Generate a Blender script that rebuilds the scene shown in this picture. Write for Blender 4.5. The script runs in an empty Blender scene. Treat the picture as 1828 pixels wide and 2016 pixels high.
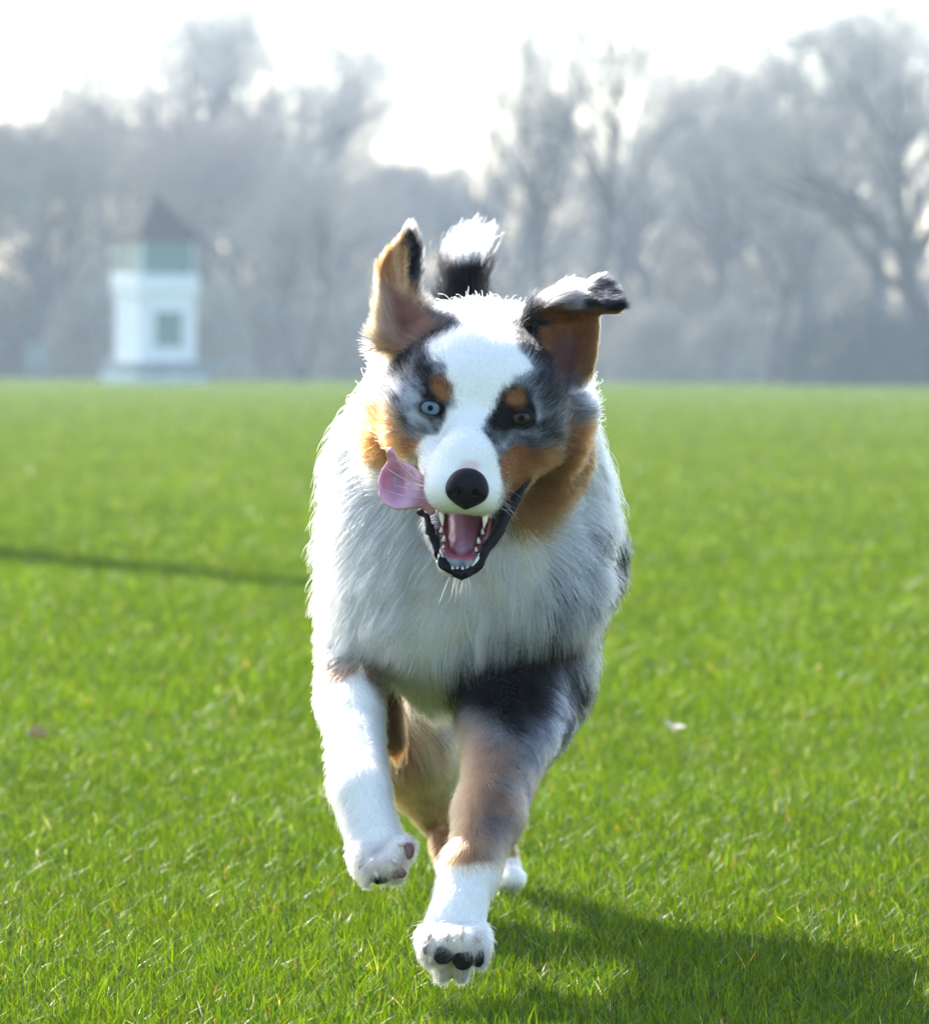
import bpy, math, random, os
import numpy as np
from mathutils import Vector, Matrix

# ---------------------------------------------------------------- camera, sky, sun, exposure
scene = bpy.context.scene
COL = scene.collection
CAM_H, FPX = 0.552, 9660.0            # eye height in metres, focal length in units of a 1828 px wide picture
PITCH, ROLL = math.atan((1008 - 720) / FPX), math.radians(0.35)
cam_rot = Matrix.Rotation(math.pi / 2 - PITCH, 3, 'X') @ Matrix.Rotation(ROLL, 3, 'Z')
cd = bpy.data.cameras.new('camera')
cam = bpy.data.objects.new('camera', cd)
COL.objects.link(cam)
cam.location = (0, 0, CAM_H)
cam.rotation_euler = cam_rot.to_euler()
cd.sensor_fit = 'HORIZONTAL'
cd.sensor_width = 36
cd.lens = 36 * FPX / 1828
cd.clip_start, cd.clip_end = 0.1, 2000
cd.dof.use_dof = True
cd.dof.focus_distance = 4.24
cd.dof.aperture_fstop = 13.0
scene.camera = cam

SUN_EL, SUN_AZ = math.radians(35), math.radians(27.5)     # behind the dog, to the left
sun_dir = Vector((-math.sin(SUN_AZ) * math.cos(SUN_EL), math.cos(SUN_AZ) * math.cos(SUN_EL), math.sin(SUN_EL)))
world = bpy.data.worlds.new('World')
scene.world = world
world.use_nodes = True
wn = world.node_tree.nodes
sky = wn.new('ShaderNodeTexSky')
sky.sky_type = 'NISHITA'
sky.sun_disc = False
sky.sun_elevation = SUN_EL
sky.sun_rotation = -SUN_AZ
sky.air_density, sky.dust_density, sky.ozone_density = 1.0, 1.4, 1.2
wn['Background'].inputs['Strength'].default_value = 0.15
world.node_tree.links.new(sky.outputs[0], wn['Background'].inputs['Color'])
sl = bpy.data.lights.new('sun', 'SUN')
sl.energy, sl.angle, sl.color = 3.45, math.radians(0.5), (1.0, 0.95, 0.86)
so = bpy.data.objects.new('sun', sl)
COL.objects.link(so)
so.rotation_euler = sun_dir.to_track_quat('Z', 'Y').to_euler()
so.location = (0, 0, 30)
scene.view_settings.view_transform = 'Standard'
scene.view_settings.look = 'None'
scene.view_settings.exposure = 1.65
scene.view_settings.gamma = 1
scene.render.engine = 'CYCLES'
cy = scene.cycles
cy.use_denoising = True
cy.max_bounces, cy.diffuse_bounces, cy.glossy_bounces = 10, 4, 4
cy.transmission_bounces, cy.transparent_max_bounces, cy.volume_bounces = 8, 8, 1
cy.sample_clamp_indirect = 6
try:
    scene.cycles_curves.shape = 'RIBBONS'
    scene.cycles_curves.subdivisions = 2
except Exception:
    pass

# ---------------------------------------------------------------- helpers
RNG = np.random.default_rng(7)
_R = np.array(cam_rot)

def P(u, v, Y):
    """the point at depth Y seen at (u, v) of the 1828 x 2016 picture"""
    d = _R @ np.array([(u - 914) / FPX, -(v - 1008) / FPX, -1.0])
    return np.array([0, 0, CAM_H]) + d * (Y / d[1])

def UV(p):
    q = (p - np.array([0, 0, CAM_H])) @ _R
    return 914 + FPX * q[..., 0] / -q[..., 2], 1008 - FPX * q[..., 1] / -q[..., 2]

def px(n, Y=4.25):
    return n * Y / FPX

def _hash(i, j, k, s):
    h = (i.astype(np.int64) * 374761393 + j.astype(np.int64) * 668265263 + k.astype(np.int64) * 1274126177 + s * 974634777) & 0xffffffff
    h = ((h ^ (h >> 13)) * 1103515245) & 0xffffffff
    h = ((h ^ (h >> 16)) * 69069) & 0xffffffff
    return (h ^ (h >> 15)) / 4294967295.0

def noise(p, freq, seed=0):
    p = np.asarray(p) * freq
    f = np.floor(p)
    t = p - f
    t = t * t * (3 - 2 * t)
    i, j, k = (f[..., a].astype(np.int64) for a in range(3))
    r = 0
    for a in (0, 1):
        wa = t[..., 0] if a else 1 - t[..., 0]
        for b in (0, 1):
            wb = t[..., 1] if b else 1 - t[..., 1]
            for c in (0, 1):
                wc = t[..., 2] if c else 1 - t[..., 2]
                r = r + wa * wb * wc * _hash(i + a, j + b, k + c, seed)
    return r

def fbm(p, freq, seed=0, o=3):
    r, a, s = 0, 1.0, 0
    for q in range(o):
        r = r + a * noise(p, freq * 2 ** q, seed + q * 17)
        s += a
        a *= 0.5
    return r / s

def norm(v):
    return v / np.maximum(np.linalg.norm(v, axis=-1, keepdims=True), 1e-9)

def sstep(x, a, b):
    t = np.clip((x - a) / (b - a), 0, 1)
    return t * t * (3 - 2 * t)

def polysd(u, v, poly):
    """signed distance to a polygon, negative inside"""
    poly = np.asarray(poly, float)
    n = len(poly)
    d = np.full(u.shape, 1e18)
    s = np.ones(u.shape)
    for i in range(n):
        a, b = poly[i], poly[i - 1]
        ex, ey = b[0] - a[0], b[1] - a[1]
        wx, wy = u - a[0], v - a[1]
        t = np.clip((wx * ex + wy * ey) / (ex * ex + ey * ey + 1e-12), 0, 1)
        d = np.minimum(d, (wx - ex * t) ** 2 + (wy - ey * t) ** 2)
        c1, c2, c3 = v >= a[1], v < b[1], ex * wy > ey * wx
        s = np.where((c1 & c2 & c3) | (~c1 & ~c2 & ~c3), -s, s)
    return s * np.sqrt(d)

def mesh_from(name, verts, faces, smooth=True, colors=None):
    """faces: list of index arrays, (n,3) and (n,4)"""
    me = bpy.data.meshes.new(name)
    verts = np.asarray(verts, np.float32)
    if not isinstance(faces, (list, tuple)) or (len(faces) and np.isscalar(faces[0][0])):
        faces = [np.asarray(faces)]
    faces = [np.asarray(f, np.int32) for f in faces if len(f)]
    me.vertices.add(len(verts))
    me.vertices.foreach_set('co', verts.ravel())
    loops = np.concatenate([f.ravel() for f in faces])
    tot = np.concatenate([np.full(len(f), f.shape[1], np.int32) for f in faces])
    start = np.concatenate([[0], np.cumsum(tot)[:-1]]).astype(np.int32)
    me.loops.add(len(loops))
    me.loops.foreach_set('vertex_index', loops)
    me.polygons.add(len(tot))
    me.polygons.foreach_set('loop_start', start)
    me.polygons.foreach_set('loop_total', tot)
    me.update(calc_edges=True)
    me.polygons.foreach_set('use_smooth', np.full(len(tot), smooth))
    if colors is not None:
        at = me.color_attributes.new('tint', 'FLOAT_COLOR', 'POINT')
        c = np.ones((len(verts), 4), np.float32)
        c[:, :colors.shape[1]] = colors
        at.data.foreach_set('color', c.ravel())
    return me

def world_inv(o):
    def wm(q):
        return wm(q.parent) @ q.matrix_parent_inverse @ q.matrix_basis if q.parent else q.matrix_basis.copy()
    return wm(o).inverted()

def put(name, me, mat, parent=None):
    """links a mesh given in world coordinates, as a top-level object or as a child"""
    o = bpy.data.objects.new(name, me)
    if mat is not None:
        me.materials.clear()
        me.materials.append(mat)
    COL.objects.link(o)
    if parent is not None:
        o.parent = parent
        o.matrix_parent_inverse = world_inv(parent)
    return o

def empty(name, loc, label=None, cat=None, group=None):
    o = bpy.data.objects.new(name, None)
    o.empty_display_size = 0.1
    o.location = loc
    COL.objects.link(o)
    tag(o, label, cat, group)
    return o

def tag(o, label=None, cat=None, group=None, kind=None):
    for k, v in (('label', label), ('category', cat), ('group', group), ('kind', kind)):
        if v:
            o[k] = v
    return o

class MB:
    """collects vertices and faces for one mesh"""
    def __init__(self):
        self.v, self.f3, self.f4, self.n = [], [], [], 0
    def add(self, v, f):
        f = np.asarray(f) + self.n
        (self.f3 if f.shape[1] == 3 else self.f4).append(f)
        self.v.append(np.asarray(v, float))
        self.n += len(v)
    def box(self, c, s, yaw=0, bev=0.0):
        sx, sy, sz = s[0] / 2, s[1] / 2, s[2] / 2
        b = bev
        if b > 0:
            pts, idx = [], {}
            bm_v = []
            for ax in range(3):
                for sg in (-1, 1):
                    for q in ((-1, -1), (1, -1), (1, 1), (-1, 1)):
                        p = [0, 0, 0]
                        h = (sx, sy, sz)
                        p[ax] = sg * h[ax]
                        o1, o2 = (ax + 1) % 3, (ax + 2) % 3
                        p[o1], p[o2] = q[0] * (h[o1] - b), q[1] * (h[o2] - b)
                        bm_v.append(p)
            import bmesh
            bm = bmesh.new()
            for p in bm_v:
                bm.verts.new(p)
            r = bmesh.ops.convex_hull(bm, input=bm.verts)
            bm.verts.ensure_lookup_table()
            bmesh.ops.triangulate(bm, faces=bm.faces)
            bm.verts.index_update()
            v = np.array([x.co[:] for x in bm.verts])
            f = np.array([[x.index for x in q.verts] for q in bm.faces])
            bm.free()
        else:
            v = np.array([[x, y, z] for z in (-sz, sz) for y in (-sy, sy) for x in (-sx, sx)])
            f = np.array([[0, 2, 3, 1], [4, 5, 7, 6], [0, 1, 5, 4], [2, 6, 7, 3], [0, 4, 6, 2], [1, 3, 7, 5]])
        cs, sn = math.cos(yaw), math.sin(yaw)
        v = np.stack([v[:, 0] * cs - v[:, 1] * sn, v[:, 0] * sn + v[:, 1] * cs, v[:, 2]], 1) + np.asarray(c)
        self.add(v, f)
        return self
    def build(self, name, mat, parent=None, smooth=False, colors=None):
        fs = [np.concatenate(x) for x in (self.f3, self.f4) if x]
        return put(name, mesh_from(name, np.concatenate(self.v), fs, smooth, colors), mat, parent)

def tubes(A, B, ra, rb, n):
    """one open n-sided prism per segment, all at once"""
    A, B = np.asarray(A, float), np.asarray(B, float)
    d = norm(B - A)
    h = np.where(np.abs(d[:, 2:3]) > 0.9, [[1., 0, 0]], [[0, 0, 1.]])
    x = norm(np.cross(d, h))
    y = np.cross(d, x)
    a = np.arange(n) * 2 * math.pi / n
    ring = x[:, None] * np.cos(a)[None, :, None] + y[:, None] * np.sin(a)[None, :, None]
    v = np.concatenate([A[:, None] + ring * np.asarray(ra)[:, None, None], B[:, None] + ring * np.asarray(rb)[:, None, None]], 1)
    m = len(A)
    base = (np.arange(m) * 2 * n)[:, None]
    f = np.stack([base + np.arange(n), base + (np.arange(n) + 1) % n, base + n + (np.arange(n) + 1) % n, base + n + np.arange(n)], -1)
    return v.reshape(-1, 3), f.reshape(-1, 4)

def sweep(pts, rad, n=12, wob=0.0, seed=1, flat=1.0):
    """one smooth closed tube along a polyline, with pointed ends"""
    pts, rad = np.asarray(pts, float), np.asarray(rad, float)
    t = np.linspace(0, len(pts) - 1, (len(pts) - 1) * 6 + 1)
    c = np.stack([_cr(pts[:, a], t) for a in range(3)], 1)
    r = np.interp(t, np.arange(len(pts)), rad)
    d = norm(np.gradient(c, axis=0))
    h = np.array([0, 1.0, 0.05])
    x = norm(np.cross(d, h))
    y = np.cross(d, x)
    a = np.arange(n) * 2 * math.pi / n
    v = c[:, None] + (x[:, None] * np.cos(a)[None, :, None] + y[:, None] * np.sin(a)[None, :, None] * flat) * r[:, None, None]
    if wob:
        v = v + (noise(v, 220, seed)[..., None] - 0.5) * wob
    m = len(c)
    v = np.concatenate([v.reshape(-1, 3), c[:1], c[-1:]])
    i = np.arange(m - 1)[:, None] * n
    q = np.stack([i + np.arange(n), i + (np.arange(n) + 1) % n, i + n + (np.arange(n) + 1) % n, i + n + np.arange(n)], -1).reshape(-1, 4)
    e = m * n
    k = np.arange(n)
    t1 = np.stack([np.full(n, e), (k + 1) % n, k], 1)
    t2 = np.stack([np.full(n, e + 1), (m - 1) * n + k, (m - 1) * n + (k + 1) % n], 1)
    return v, [np.concatenate([t1, t2]), q]

def _cr(p, t):
    """Catmull-Rom through p at parameters t"""
    q = np.concatenate([[2 * p[0] - p[1]], p, [2 * p[-1] - p[-2]]])
    i = np.clip(t.astype(int), 0, len(p) - 2)
    f = t - i
    a, b, c, d = q[i], q[i + 1], q[i + 2], q[i + 3]
    return 0.5 * (2 * b + (c - a) * f + (2 * a - 5 * b + 4 * c - d) * f ** 2 + (3 * b - a - 3 * c + d) * f ** 3)

def ball(c, r, rot=None, nu=20, nv=12):
    u, w = np.meshgrid(np.arange(nu) * 2 * math.pi / nu, np.linspace(0, math.pi, nv + 1)[1:-1])
    s = np.stack([np.sin(w) * np.cos(u), np.sin(w) * np.sin(u), np.cos(w)], -1).reshape(-1, 3)
    s = np.concatenate([s, [[0, 0, 1.], [0, 0, -1.]]])
    m = nv - 1
    i = np.arange(m - 1)[:, None] * nu
    k = np.arange(nu)
    q = np.stack([i + k, i + nu + k, i + nu + (k + 1) % nu, i + (k + 1) % nu], -1).reshape(-1, 4)
    t1 = np.stack([np.full(nu, m * nu), k, (k + 1) % nu], 1)
    t2 = np.stack([np.full(nu, m * nu + 1), (m - 1) * nu + (k + 1) % nu, (m - 1) * nu + k], 1)
    v = s * np.asarray(r)
    if rot is not None:
        v = v @ np.array(rot).T
    return v + np.asarray(c), [np.concatenate([t1, t2]), q]

# ---------------------------------------------------------------- materials
def material(name, color=(0.5, 0.5, 0.5), rough=0.6, spec=0.5, attr=False, noise_amt=0.0, noise_scale=20.0, bump=0.0,
             bump_scale=None, metal=0.0, coat=0.0, sss=0.0, transl=None, alpha_rough=False):
    m = bpy.data.materials.new(name)
    m.use_nodes = True
    nt = m.node_tree
    N, L = nt.nodes, nt.links
    b = N['Principled BSDF']
    b.inputs['Base Color'].default_value = (*color, 1)
    b.inputs['Roughness'].default_value = rough
    b.inputs['Specular IOR Level'].default_value = spec
    b.inputs['Metallic'].default_value = metal
    b.inputs['Coat Weight'].default_value = coat
    b.inputs['Coat Roughness'].default_value = 0.1
    if sss:
        b.inputs['Subsurface Weight'].default_value = sss
        b.inputs['Subsurface Radius'].default_value = (0.006, 0.002, 0.0015)
        b.inputs['Subsurface Scale'].default_value = 1.0
    src = None
    if attr:
        a = N.new('ShaderNodeAttribute')
        a.attribute_name = 'tint'
        src = a.outputs['Color']
        if alpha_rough:
            mr = N.new('ShaderNodeMapRange')
            mr.inputs['To Min'].default_value, mr.inputs['To Max'].default_value = 0.25, rough
            L.new(a.outputs['Alpha'], mr.inputs['Value'])
            L.new(mr.outputs['Result'], b.inputs['Roughness'])
    if noise_amt or bump:
        tc = N.new('ShaderNodeTexCoord')
        nz = N.new('ShaderNodeTexNoise')
        nz.inputs['Scale'].default_value = noise_scale
        nz.inputs['Detail'].default_value = 5
        L.new(tc.outputs['Object'], nz.inputs['Vector'])
        if noise_amt:
            mr = N.new('ShaderNodeMapRange')
            mr.inputs['From Min'].default_value, mr.inputs['From Max'].default_value = 0.3, 0.7
            mr.inputs['To Min'].default_value, mr.inputs['To Max'].default_value = 1 - noise_amt, 1 + noise_amt
            L.new(nz.outputs['Fac'], mr.inputs['Value'])
            mx = N.new('ShaderNodeMix')
            mx.data_type = 'RGBA'
            mx.blend_type = 'MULTIPLY'
            mx.inputs['Factor'].default_value = 1
            if src is not None:
                L.new(src, mx.inputs[6])
            else:
                mx.inputs[6].default_value = (*color, 1)
            L.new(mr.outputs['Result'], mx.inputs[7])
            src = mx.outputs[2]
        if bump:
            n2 = nz
            if bump_scale:
                n2 = N.new('ShaderNodeTexNoise')
                n2.inputs['Scale'].default_value = bump_scale
                n2.inputs['Detail'].default_value = 4
                L.new(tc.outputs['Object'], n2.inputs['Vector'])
            bp = N.new('ShaderNodeBump')
            bp.inputs['Strength'].default_value = bump
            bp.inputs['Distance'].default_value = 0.001 if bump_scale and bump_scale > 100 else 0.02
            L.new(n2.outputs['Fac'], bp.inputs['Height'])
            L.new(bp.outputs['Normal'], b.inputs['Normal'])
    if src is not None:
        L.new(src, b.inputs['Base Color'])
    if transl:
        tr = N.new('ShaderNodeBsdfTranslucent')
        if src is not None:
            g = N.new('ShaderNodeMix')
            g.data_type = 'RGBA'
            g.blend_type = 'MULTIPLY'
            g.inputs['Factor'].default_value = 1
            L.new(src, g.inputs[6])
            g.inputs[7].default_value = (*transl[1], 1)
            L.new(g.outputs[2], tr.inputs['Color'])
        else:
            tr.inputs['Color'].default_value = (*transl[1], 1)
        ms = N.new('ShaderNodeMixShader')
        ms.inputs['Fac'].default_value = transl[0]
        L.new(b.outputs[0], ms.inputs[1])
        L.new(tr.outputs[0], ms.inputs[2])
        L.new(ms.outputs[0], N['Material Output'].inputs['Surface'])
    return m

def hair_material(name, rough=0.38):
    m = bpy.data.materials.new(name)
    m.use_nodes = True
    nt = m.node_tree
    N, L = nt.nodes, nt.links
    N.remove(N['Principled BSDF'])
    h = N.new('ShaderNodeBsdfHairPrincipled')
    h.model = 'CHIANG'
    h.parametrization = 'COLOR'
    h.inputs['Roughness'].default_value = rough
    h.inputs['Radial Roughness'].default_value = 0.5
    h.inputs['Coat'].default_value = 0.0
    h.inputs['IOR'].default_value = 1.22
    h.inputs['Random Roughness'].default_value = 0.2
    a = N.new('ShaderNodeAttribute')
    a.attribute_name = 'tint'
    L.new(a.outputs['Color'], h.inputs['Color'])
    L.new(h.outputs[0], N['Material Output'].inputs['Surface'])
    return m

M_FUR = hair_material('fur')
M_SKIN = material('coat_skin', attr=True, rough=0.9, spec=0.2, alpha_rough=True)


# ---------------------------------------------------------------- implicit shapes and their surface
def sd_cap(p, a, b, ra, rb):
    ab = b - a
    t = np.clip(((p - a) @ ab) / (ab @ ab), 0, 1)
    return np.linalg.norm(p - a - t[..., None] * ab, axis=-1) - (ra + (rb - ra) * t)

def sd_ell(p, c, r, R=None):
    q = p - c
    if R is not None:
        q = q @ R
    k0 = np.linalg.norm(q / r, axis=-1)
    k1 = np.linalg.norm(q / (r * r), axis=-1)
    return np.where(k1 > 1e-9, k0 * (k0 - 1) / np.maximum(k1, 1e-9), -r.min())

class Field:
    def __init__(self, xs, ys, zs):
        self.ax = (np.asarray(xs), np.asarray(ys), np.asarray(zs))
        self.D = np.full([len(a) for a in self.ax], 1.0, np.float32)
    def _sl(self, lo, hi):
        s = []
        for a, l, h in zip(self.ax, lo, hi):
            i, j = np.searchsorted(a, l) - 1, np.searchsorted(a, h) + 1
            s.append(slice(max(i, 0), min(j, len(a))))
        return tuple(s)
    def pts(self, s):
        return np.stack(np.meshgrid(*[a[q] for a, q in zip(self.ax, s)], indexing='ij'), -1)
    def union(self, fn, lo, hi, k):
        m = k + 0.015
        s = self._sl(np.asarray(lo) - m, np.asarray(hi) + m)
        d = fn(self.pts(s)).astype(np.float32)
        o = self.D[s]
        if k > 0:
            h = np.maximum(k - np.abs(o - d), 0) / k
            self.D[s] = np.minimum(o, d) - h * h * k * 0.25
        else:
            self.D[s] = np.minimum(o, d)
    def cut(self, fn, lo, hi, k=0.004):
        s = self._sl(np.asarray(lo) - 0.015, np.asarray(hi) + 0.015)
        d = -fn(self.pts(s)).astype(np.float32)
        o = self.D[s]
        h = np.maximum(k - np.abs(o - d), 0) / k
        self.D[s] = np.maximum(o, d) + h * h * k * 0.25
    def sample(self, p):
        g = [np.interp(p[..., a], self.ax[a], np.arange(len(self.ax[a]))) for a in range(3)]
        f = [np.clip(x.astype(int), 0, len(a) - 2) for x, a in zip(g, self.ax)]
        t = [x - y for x, y in zip(g, f)]
        r = 0
        for a in (0, 1):
            for b in (0, 1):
                for c in (0, 1):
                    w = (t[0] if a else 1 - t[0]) * (t[1] if b else 1 - t[1]) * (t[2] if c else 1 - t[2])
                    r = r + w * self.D[f[0] + a, f[1] + b, f[2] + c]
        return r
    def front(self, u, v, y0=3.9, y1=5.3):
        """depth of the first surface seen at (u, v)"""
        ys = np.arange(y0, y1, 0.001)
        a, b = P(u, v, 1.0), P(u, v, 2.0)
        p = a + (b - a) * (ys[:, None] - 1.0)
        s = self.sample(p) < 0
        return ys[np.argmax(s)] if s.any() else None
    def mesh(self):
        D = self.D
        S = D < 0
        nx, ny, nz = D.shape
        cnt = np.zeros((nx - 1, ny - 1, nz - 1), np.uint8)
        cor = [(a, b, c) for a in (0, 1) for b in (0, 1) for c in (0, 1)]
        for a, b, c in cor:
            cnt += S[a:nx - 1 + a, b:ny - 1 + b, c:nz - 1 + c]
        act = (cnt > 0) & (cnt < 8)
        idx = np.full(act.shape, -1, np.int32)
        I = np.argwhere(act)
        idx[act] = np.arange(len(I))
        acc, num = np.zeros((len(I), 3)), np.zeros(len(I))
        for a in cor:
            for ax in range(3):
                if a[ax]:
                    continue
                b = list(a)
                b[ax] = 1
                va = D[I[:, 0] + a[0], I[:, 1] + a[1], I[:, 2] + a[2]]
                vb = D[I[:, 0] + b[0], I[:, 1] + b[1], I[:, 2] + b[2]]
                m = (va < 0) != (vb < 0)
                t = va[m] / (va[m] - vb[m])
                q = I[m] + np.array(a, float)
                q[:, ax] += t
                acc[m] += q
                num[m] += 1
        g = acc / num[:, None]
        V = np.stack([np.interp(g[:, a], np.arange(len(self.ax[a])), self.ax[a]) for a in range(3)], 1)
        F = []
        for ax in range(3):
            o1, o2 = (ax + 1) % 3, (ax + 2) % 3
            s0 = [slice(None)] * 3
            s1 = [slice(None)] * 3
            s0[ax], s1[ax] = slice(0, -1), slice(1, None)
            for o in (o1, o2):
                s0[o] = s1[o] = slice(1, -1)
            A, B = S[tuple(s0)], S[tuple(s1)]
            E = np.argwhere(A != B)
            if not len(E):
                continue
            out = A[E[:, 0], E[:, 1], E[:, 2]]
            E[:, o1] += 1
            E[:, o2] += 1
            quad = []
            for q1, q2 in ((-1, -1), (0, -1), (0, 0), (-1, 0)):
                c = E.copy()
                c[:, o1] += q1
                c[:, o2] += q2
                quad.append(idx[c[:, 0], c[:, 1], c[:, 2]])
            quad = np.stack(quad, 1)
            quad[~out] = quad[~out][:, ::-1]
            F.append(quad)
        return V, np.concatenate(F)

def local_field(lo, hi, h):
    return Field(*[np.arange(l - 3 * h, b + 4 * h, h) for l, b in zip(lo, hi)])

def slab(poly, mid, th, rnd=None):
    """a solid sheet: outline in picture units, curved mid surface (depth), half thickness"""
    rnd = (0.0042 if callable(th) else th * 0.95) if rnd is None else rnd
    def fn(p):
        u, v = UV(p)
        a = polysd(u, v, poly) * p[..., 1] / FPX + rnd
        b = np.abs(p[..., 1] - mid(u, v)) - th(u, v) + rnd if callable(th) else np.abs(p[..., 1] - mid(u, v)) - th + rnd
        return np.minimum(np.maximum(a, b), 0) + np.hypot(np.maximum(a, 0), np.maximum(b, 0)) - rnd
    return fn

def bounds(poly, Ya, Yb):
    q = np.array([P(a, b, Y) for a, b in poly for Y in (Ya, Yb)])
    return q.min(0), q.max(0)

def vert_normals(V, F):
    n = np.cross(V[F[:, 2]] - V[F[:, 0]], V[F[:, 3 if F.shape[1] == 4 else 1]] - V[F[:, 1 if F.shape[1] == 4 else 0]])
    r = np.zeros_like(V)
    for k in range(F.shape[1]):
        np.add.at(r, F[:, k], n)
    return norm(r)

# ---------------------------------------------------------------- fur
def grow_fur(name, V, F, parent, mat, dens, style, K=6, clump=0.010, clump_amt=0.45, seed=3):
    """strands rooted on a mesh; dens(p, n) per square metre; style(p, n) -> flow, length, lift, colour, radius"""
    rng = np.random.default_rng(seed)
    Nv = vert_normals(V, F)
    c = V[F].mean(1)
    nf = norm(Nv[F].mean(1))
    area = 0.5 * np.linalg.norm(np.cross(V[F[:, 2]] - V[F[:, 0]], V[F[:, 3]] - V[F[:, 1]]), axis=1)
    ex = area * dens(c, nf)
    cnt = np.floor(ex + rng.random(len(ex))).astype(int)
    fi = np.repeat(np.arange(len(F)), cnt)
    n = len(fi)
    a, b = rng.random((n, 1)), rng.random((n, 1))
    q = V[F[fi]]
    root = (q[:, 0] * (1 - a) + q[:, 1] * a) * (1 - b) + (q[:, 3] * (1 - a) + q[:, 2] * a) * b
    m = Nv[F[fi]]
    nn = norm((m[:, 0] * (1 - a) + m[:, 1] * a) * (1 - b) + (m[:, 3] * (1 - a) + m[:, 2] * a) * b)
    flow, ln, lift, col, rad = style(root, nn)
    tan = norm(flow - (flow * nn).sum(1, keepdims=True) * nn)
    side = np.cross(nn, tan)
    wv = (fbm(root, 30, seed + 5, 2) - 0.5)[:, None] * 1.5 + rng.normal(0, 0.16, (n, 1)) + (noise(root, 11, seed + 6) - 0.5)[:, None] * 1.6 * sstep(ln, .02, .03)[:, None]
    lift = lift * (0.55 + 0.9 * noise(root, 24, seed + 8))
    tan = norm(tan + side * wv)
    ln = ln * (0.75 + 0.5 * rng.random(n)) * (0.8 + 0.4 * noise(root, 60, seed + 9))
    lift = np.clip(lift * (0.7 + 0.6 * rng.random(n)), 0.05, 3)
    pts = [root - nn * 0.0008]
    bend = rng.normal(0, 0.12, (n, 3))
    for k in range(1, K):
        t = (k - 0.5) / (K - 1)
        d = norm(tan * (0.55 + 0.9 * t) + nn * (lift * (1.15 - 0.85 * t))[:, None] + bend * t + np.array([0, 0, -0.12]) * t)
        pts.append(pts[-1] + d * (ln / (K - 1))[:, None])
    X = np.stack(pts, 1)
    if clump_amt > 0:
        cs = clump * (1 + 0.0 * ln)
        jit = rng.normal(0, clump * 0.18, root.shape)
        key = np.floor((root + jit + (fbm(root, 40, seed + 2, 2)[:, None] - 0.5) * clump) / clump).astype(np.int64)
        _, inv = np.unique(key @ np.array([73856093, 19349663, 83492791]), return_inverse=True)
        inv = inv.ravel()
        g = np.bincount(inv)
        for k in range(1, K):
            off = X[:, k] - root
            mean = np.stack([np.bincount(inv, X[:, k, a]) / g for a in range(3)], 1)[inv]
            w = clump_amt * (k / (K - 1)) ** 1.3 * np.minimum(1, ln / 0.02) * (0.6 + 0.4 * rng.random(n))
            X[:, k] += (mean - X[:, k]) * w[:, None]
        clump_amt = clump_amt if ln.max() > 0.03 else 0
        clump, key, inv = clump * 2.6, None, None
        jit = rng.normal(0, clump * 0.12, root.shape)
        key = np.floor((root + jit + (fbm(root, 25, seed + 12, 2)[:, None] - 0.5) * clump) / clump).astype(np.int64)
        inv = np.unique(key @ np.array([73856093, 19349663, 83492791]), return_inverse=True)[1].ravel()
        g = np.bincount(inv)
        for k in range(1, K):
            off = X[:, k] - root
            mean = np.stack([np.bincount(inv, off[:, a]) / g for a in range(3)], 1)[inv] + np.stack([np.bincount(inv, root[:, a]) / g for a in range(3)], 1)[inv]
            w = 0.65 * clump_amt * (k / (K - 1)) ** 2 * sstep(ln, 0.020, 0.032)
            X[:, k] += (mean - X[:, k]) * w[:, None]
    cu = bpy.data.hair_curves.new(name)
    cu.add_curves([K] * n)
    cu.attributes['position'].data.foreach_set('vector', X.astype(np.float32).ravel())
    at = cu.attributes.get('radius') or cu.attributes.new('radius', 'FLOAT', 'POINT')
    prof = np.linspace(1, 0.25, K) ** 0.8
    at.data.foreach_set('value', (rad[:, None] * prof).astype(np.float32).ravel())
    ct = cu.attributes.new('tint', 'FLOAT_COLOR', 'CURVE')
    c4 = np.ones((n, 4), np.float32)
    c4[:, :3] = np.clip(col, 0.003, 0.95)
    ct.data.foreach_set('color', c4.ravel())
    cu.materials.append(mat)
    o = bpy.data.objects.new(name, cu)
    COL.objects.link(o)
    o.parent = parent
    o.matrix_parent_inverse = world_inv(parent)
    print(name, n)
    return o

# ---------------------------------------------------------------- the dog
WHITE, CREAM = np.array([.95, .92, .85]), np.array([.94, .86, .66])
TAN, TANL = np.array([.35, .145, .05]), np.array([.54, .33, .17])
GREY, MID, BLACK = np.array([.36, .37, .40]), np.array([.125, .13, .145]), np.array([.004, .004, .005])
TAUPE, PINK = np.array([.27, .17, .115]), np.array([.80, .52, .50])
C6, S6 = math.cos(math.radians(6)), math.sin(math.radians(6))

def H(a, b, c):
    """head frame: right, up and forward of the point between the eyes"""
    return P(935 + a * C6 + b * S6, 813 + a * S6 - b * C6, 4.235 - c * 0.00044)

def cap(tg, a, b, ra, rb, k=0.012):
    a3, b3 = P(*a), P(*b)
    return dict(tag=tg, k=k, fn=lambda p: sd_cap(p, a3, b3, px(ra, a[2]), px(rb, b[2])),
                lo=np.minimum(a3 - px(ra, a[2]), b3 - px(rb, b[2])), hi=np.maximum(a3 + px(ra, a[2]), b3 + px(rb, b[2])))

def ell(tg, c, r, k=0.012, rot=0.0):
    c3, r3 = P(*c), np.array([px(r[0], c[2]), px(r[1], c[2]), px(r[2], c[2])])
    R = np.array(Matrix.Rotation(math.radians(rot), 3, 'Y')) if rot else None
    m = r3.max() if rot else r3
    return dict(tag=tg, k=k, fn=lambda p: sd_ell(p, c3, r3, R), lo=c3 - m, hi=c3 + m)

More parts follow.
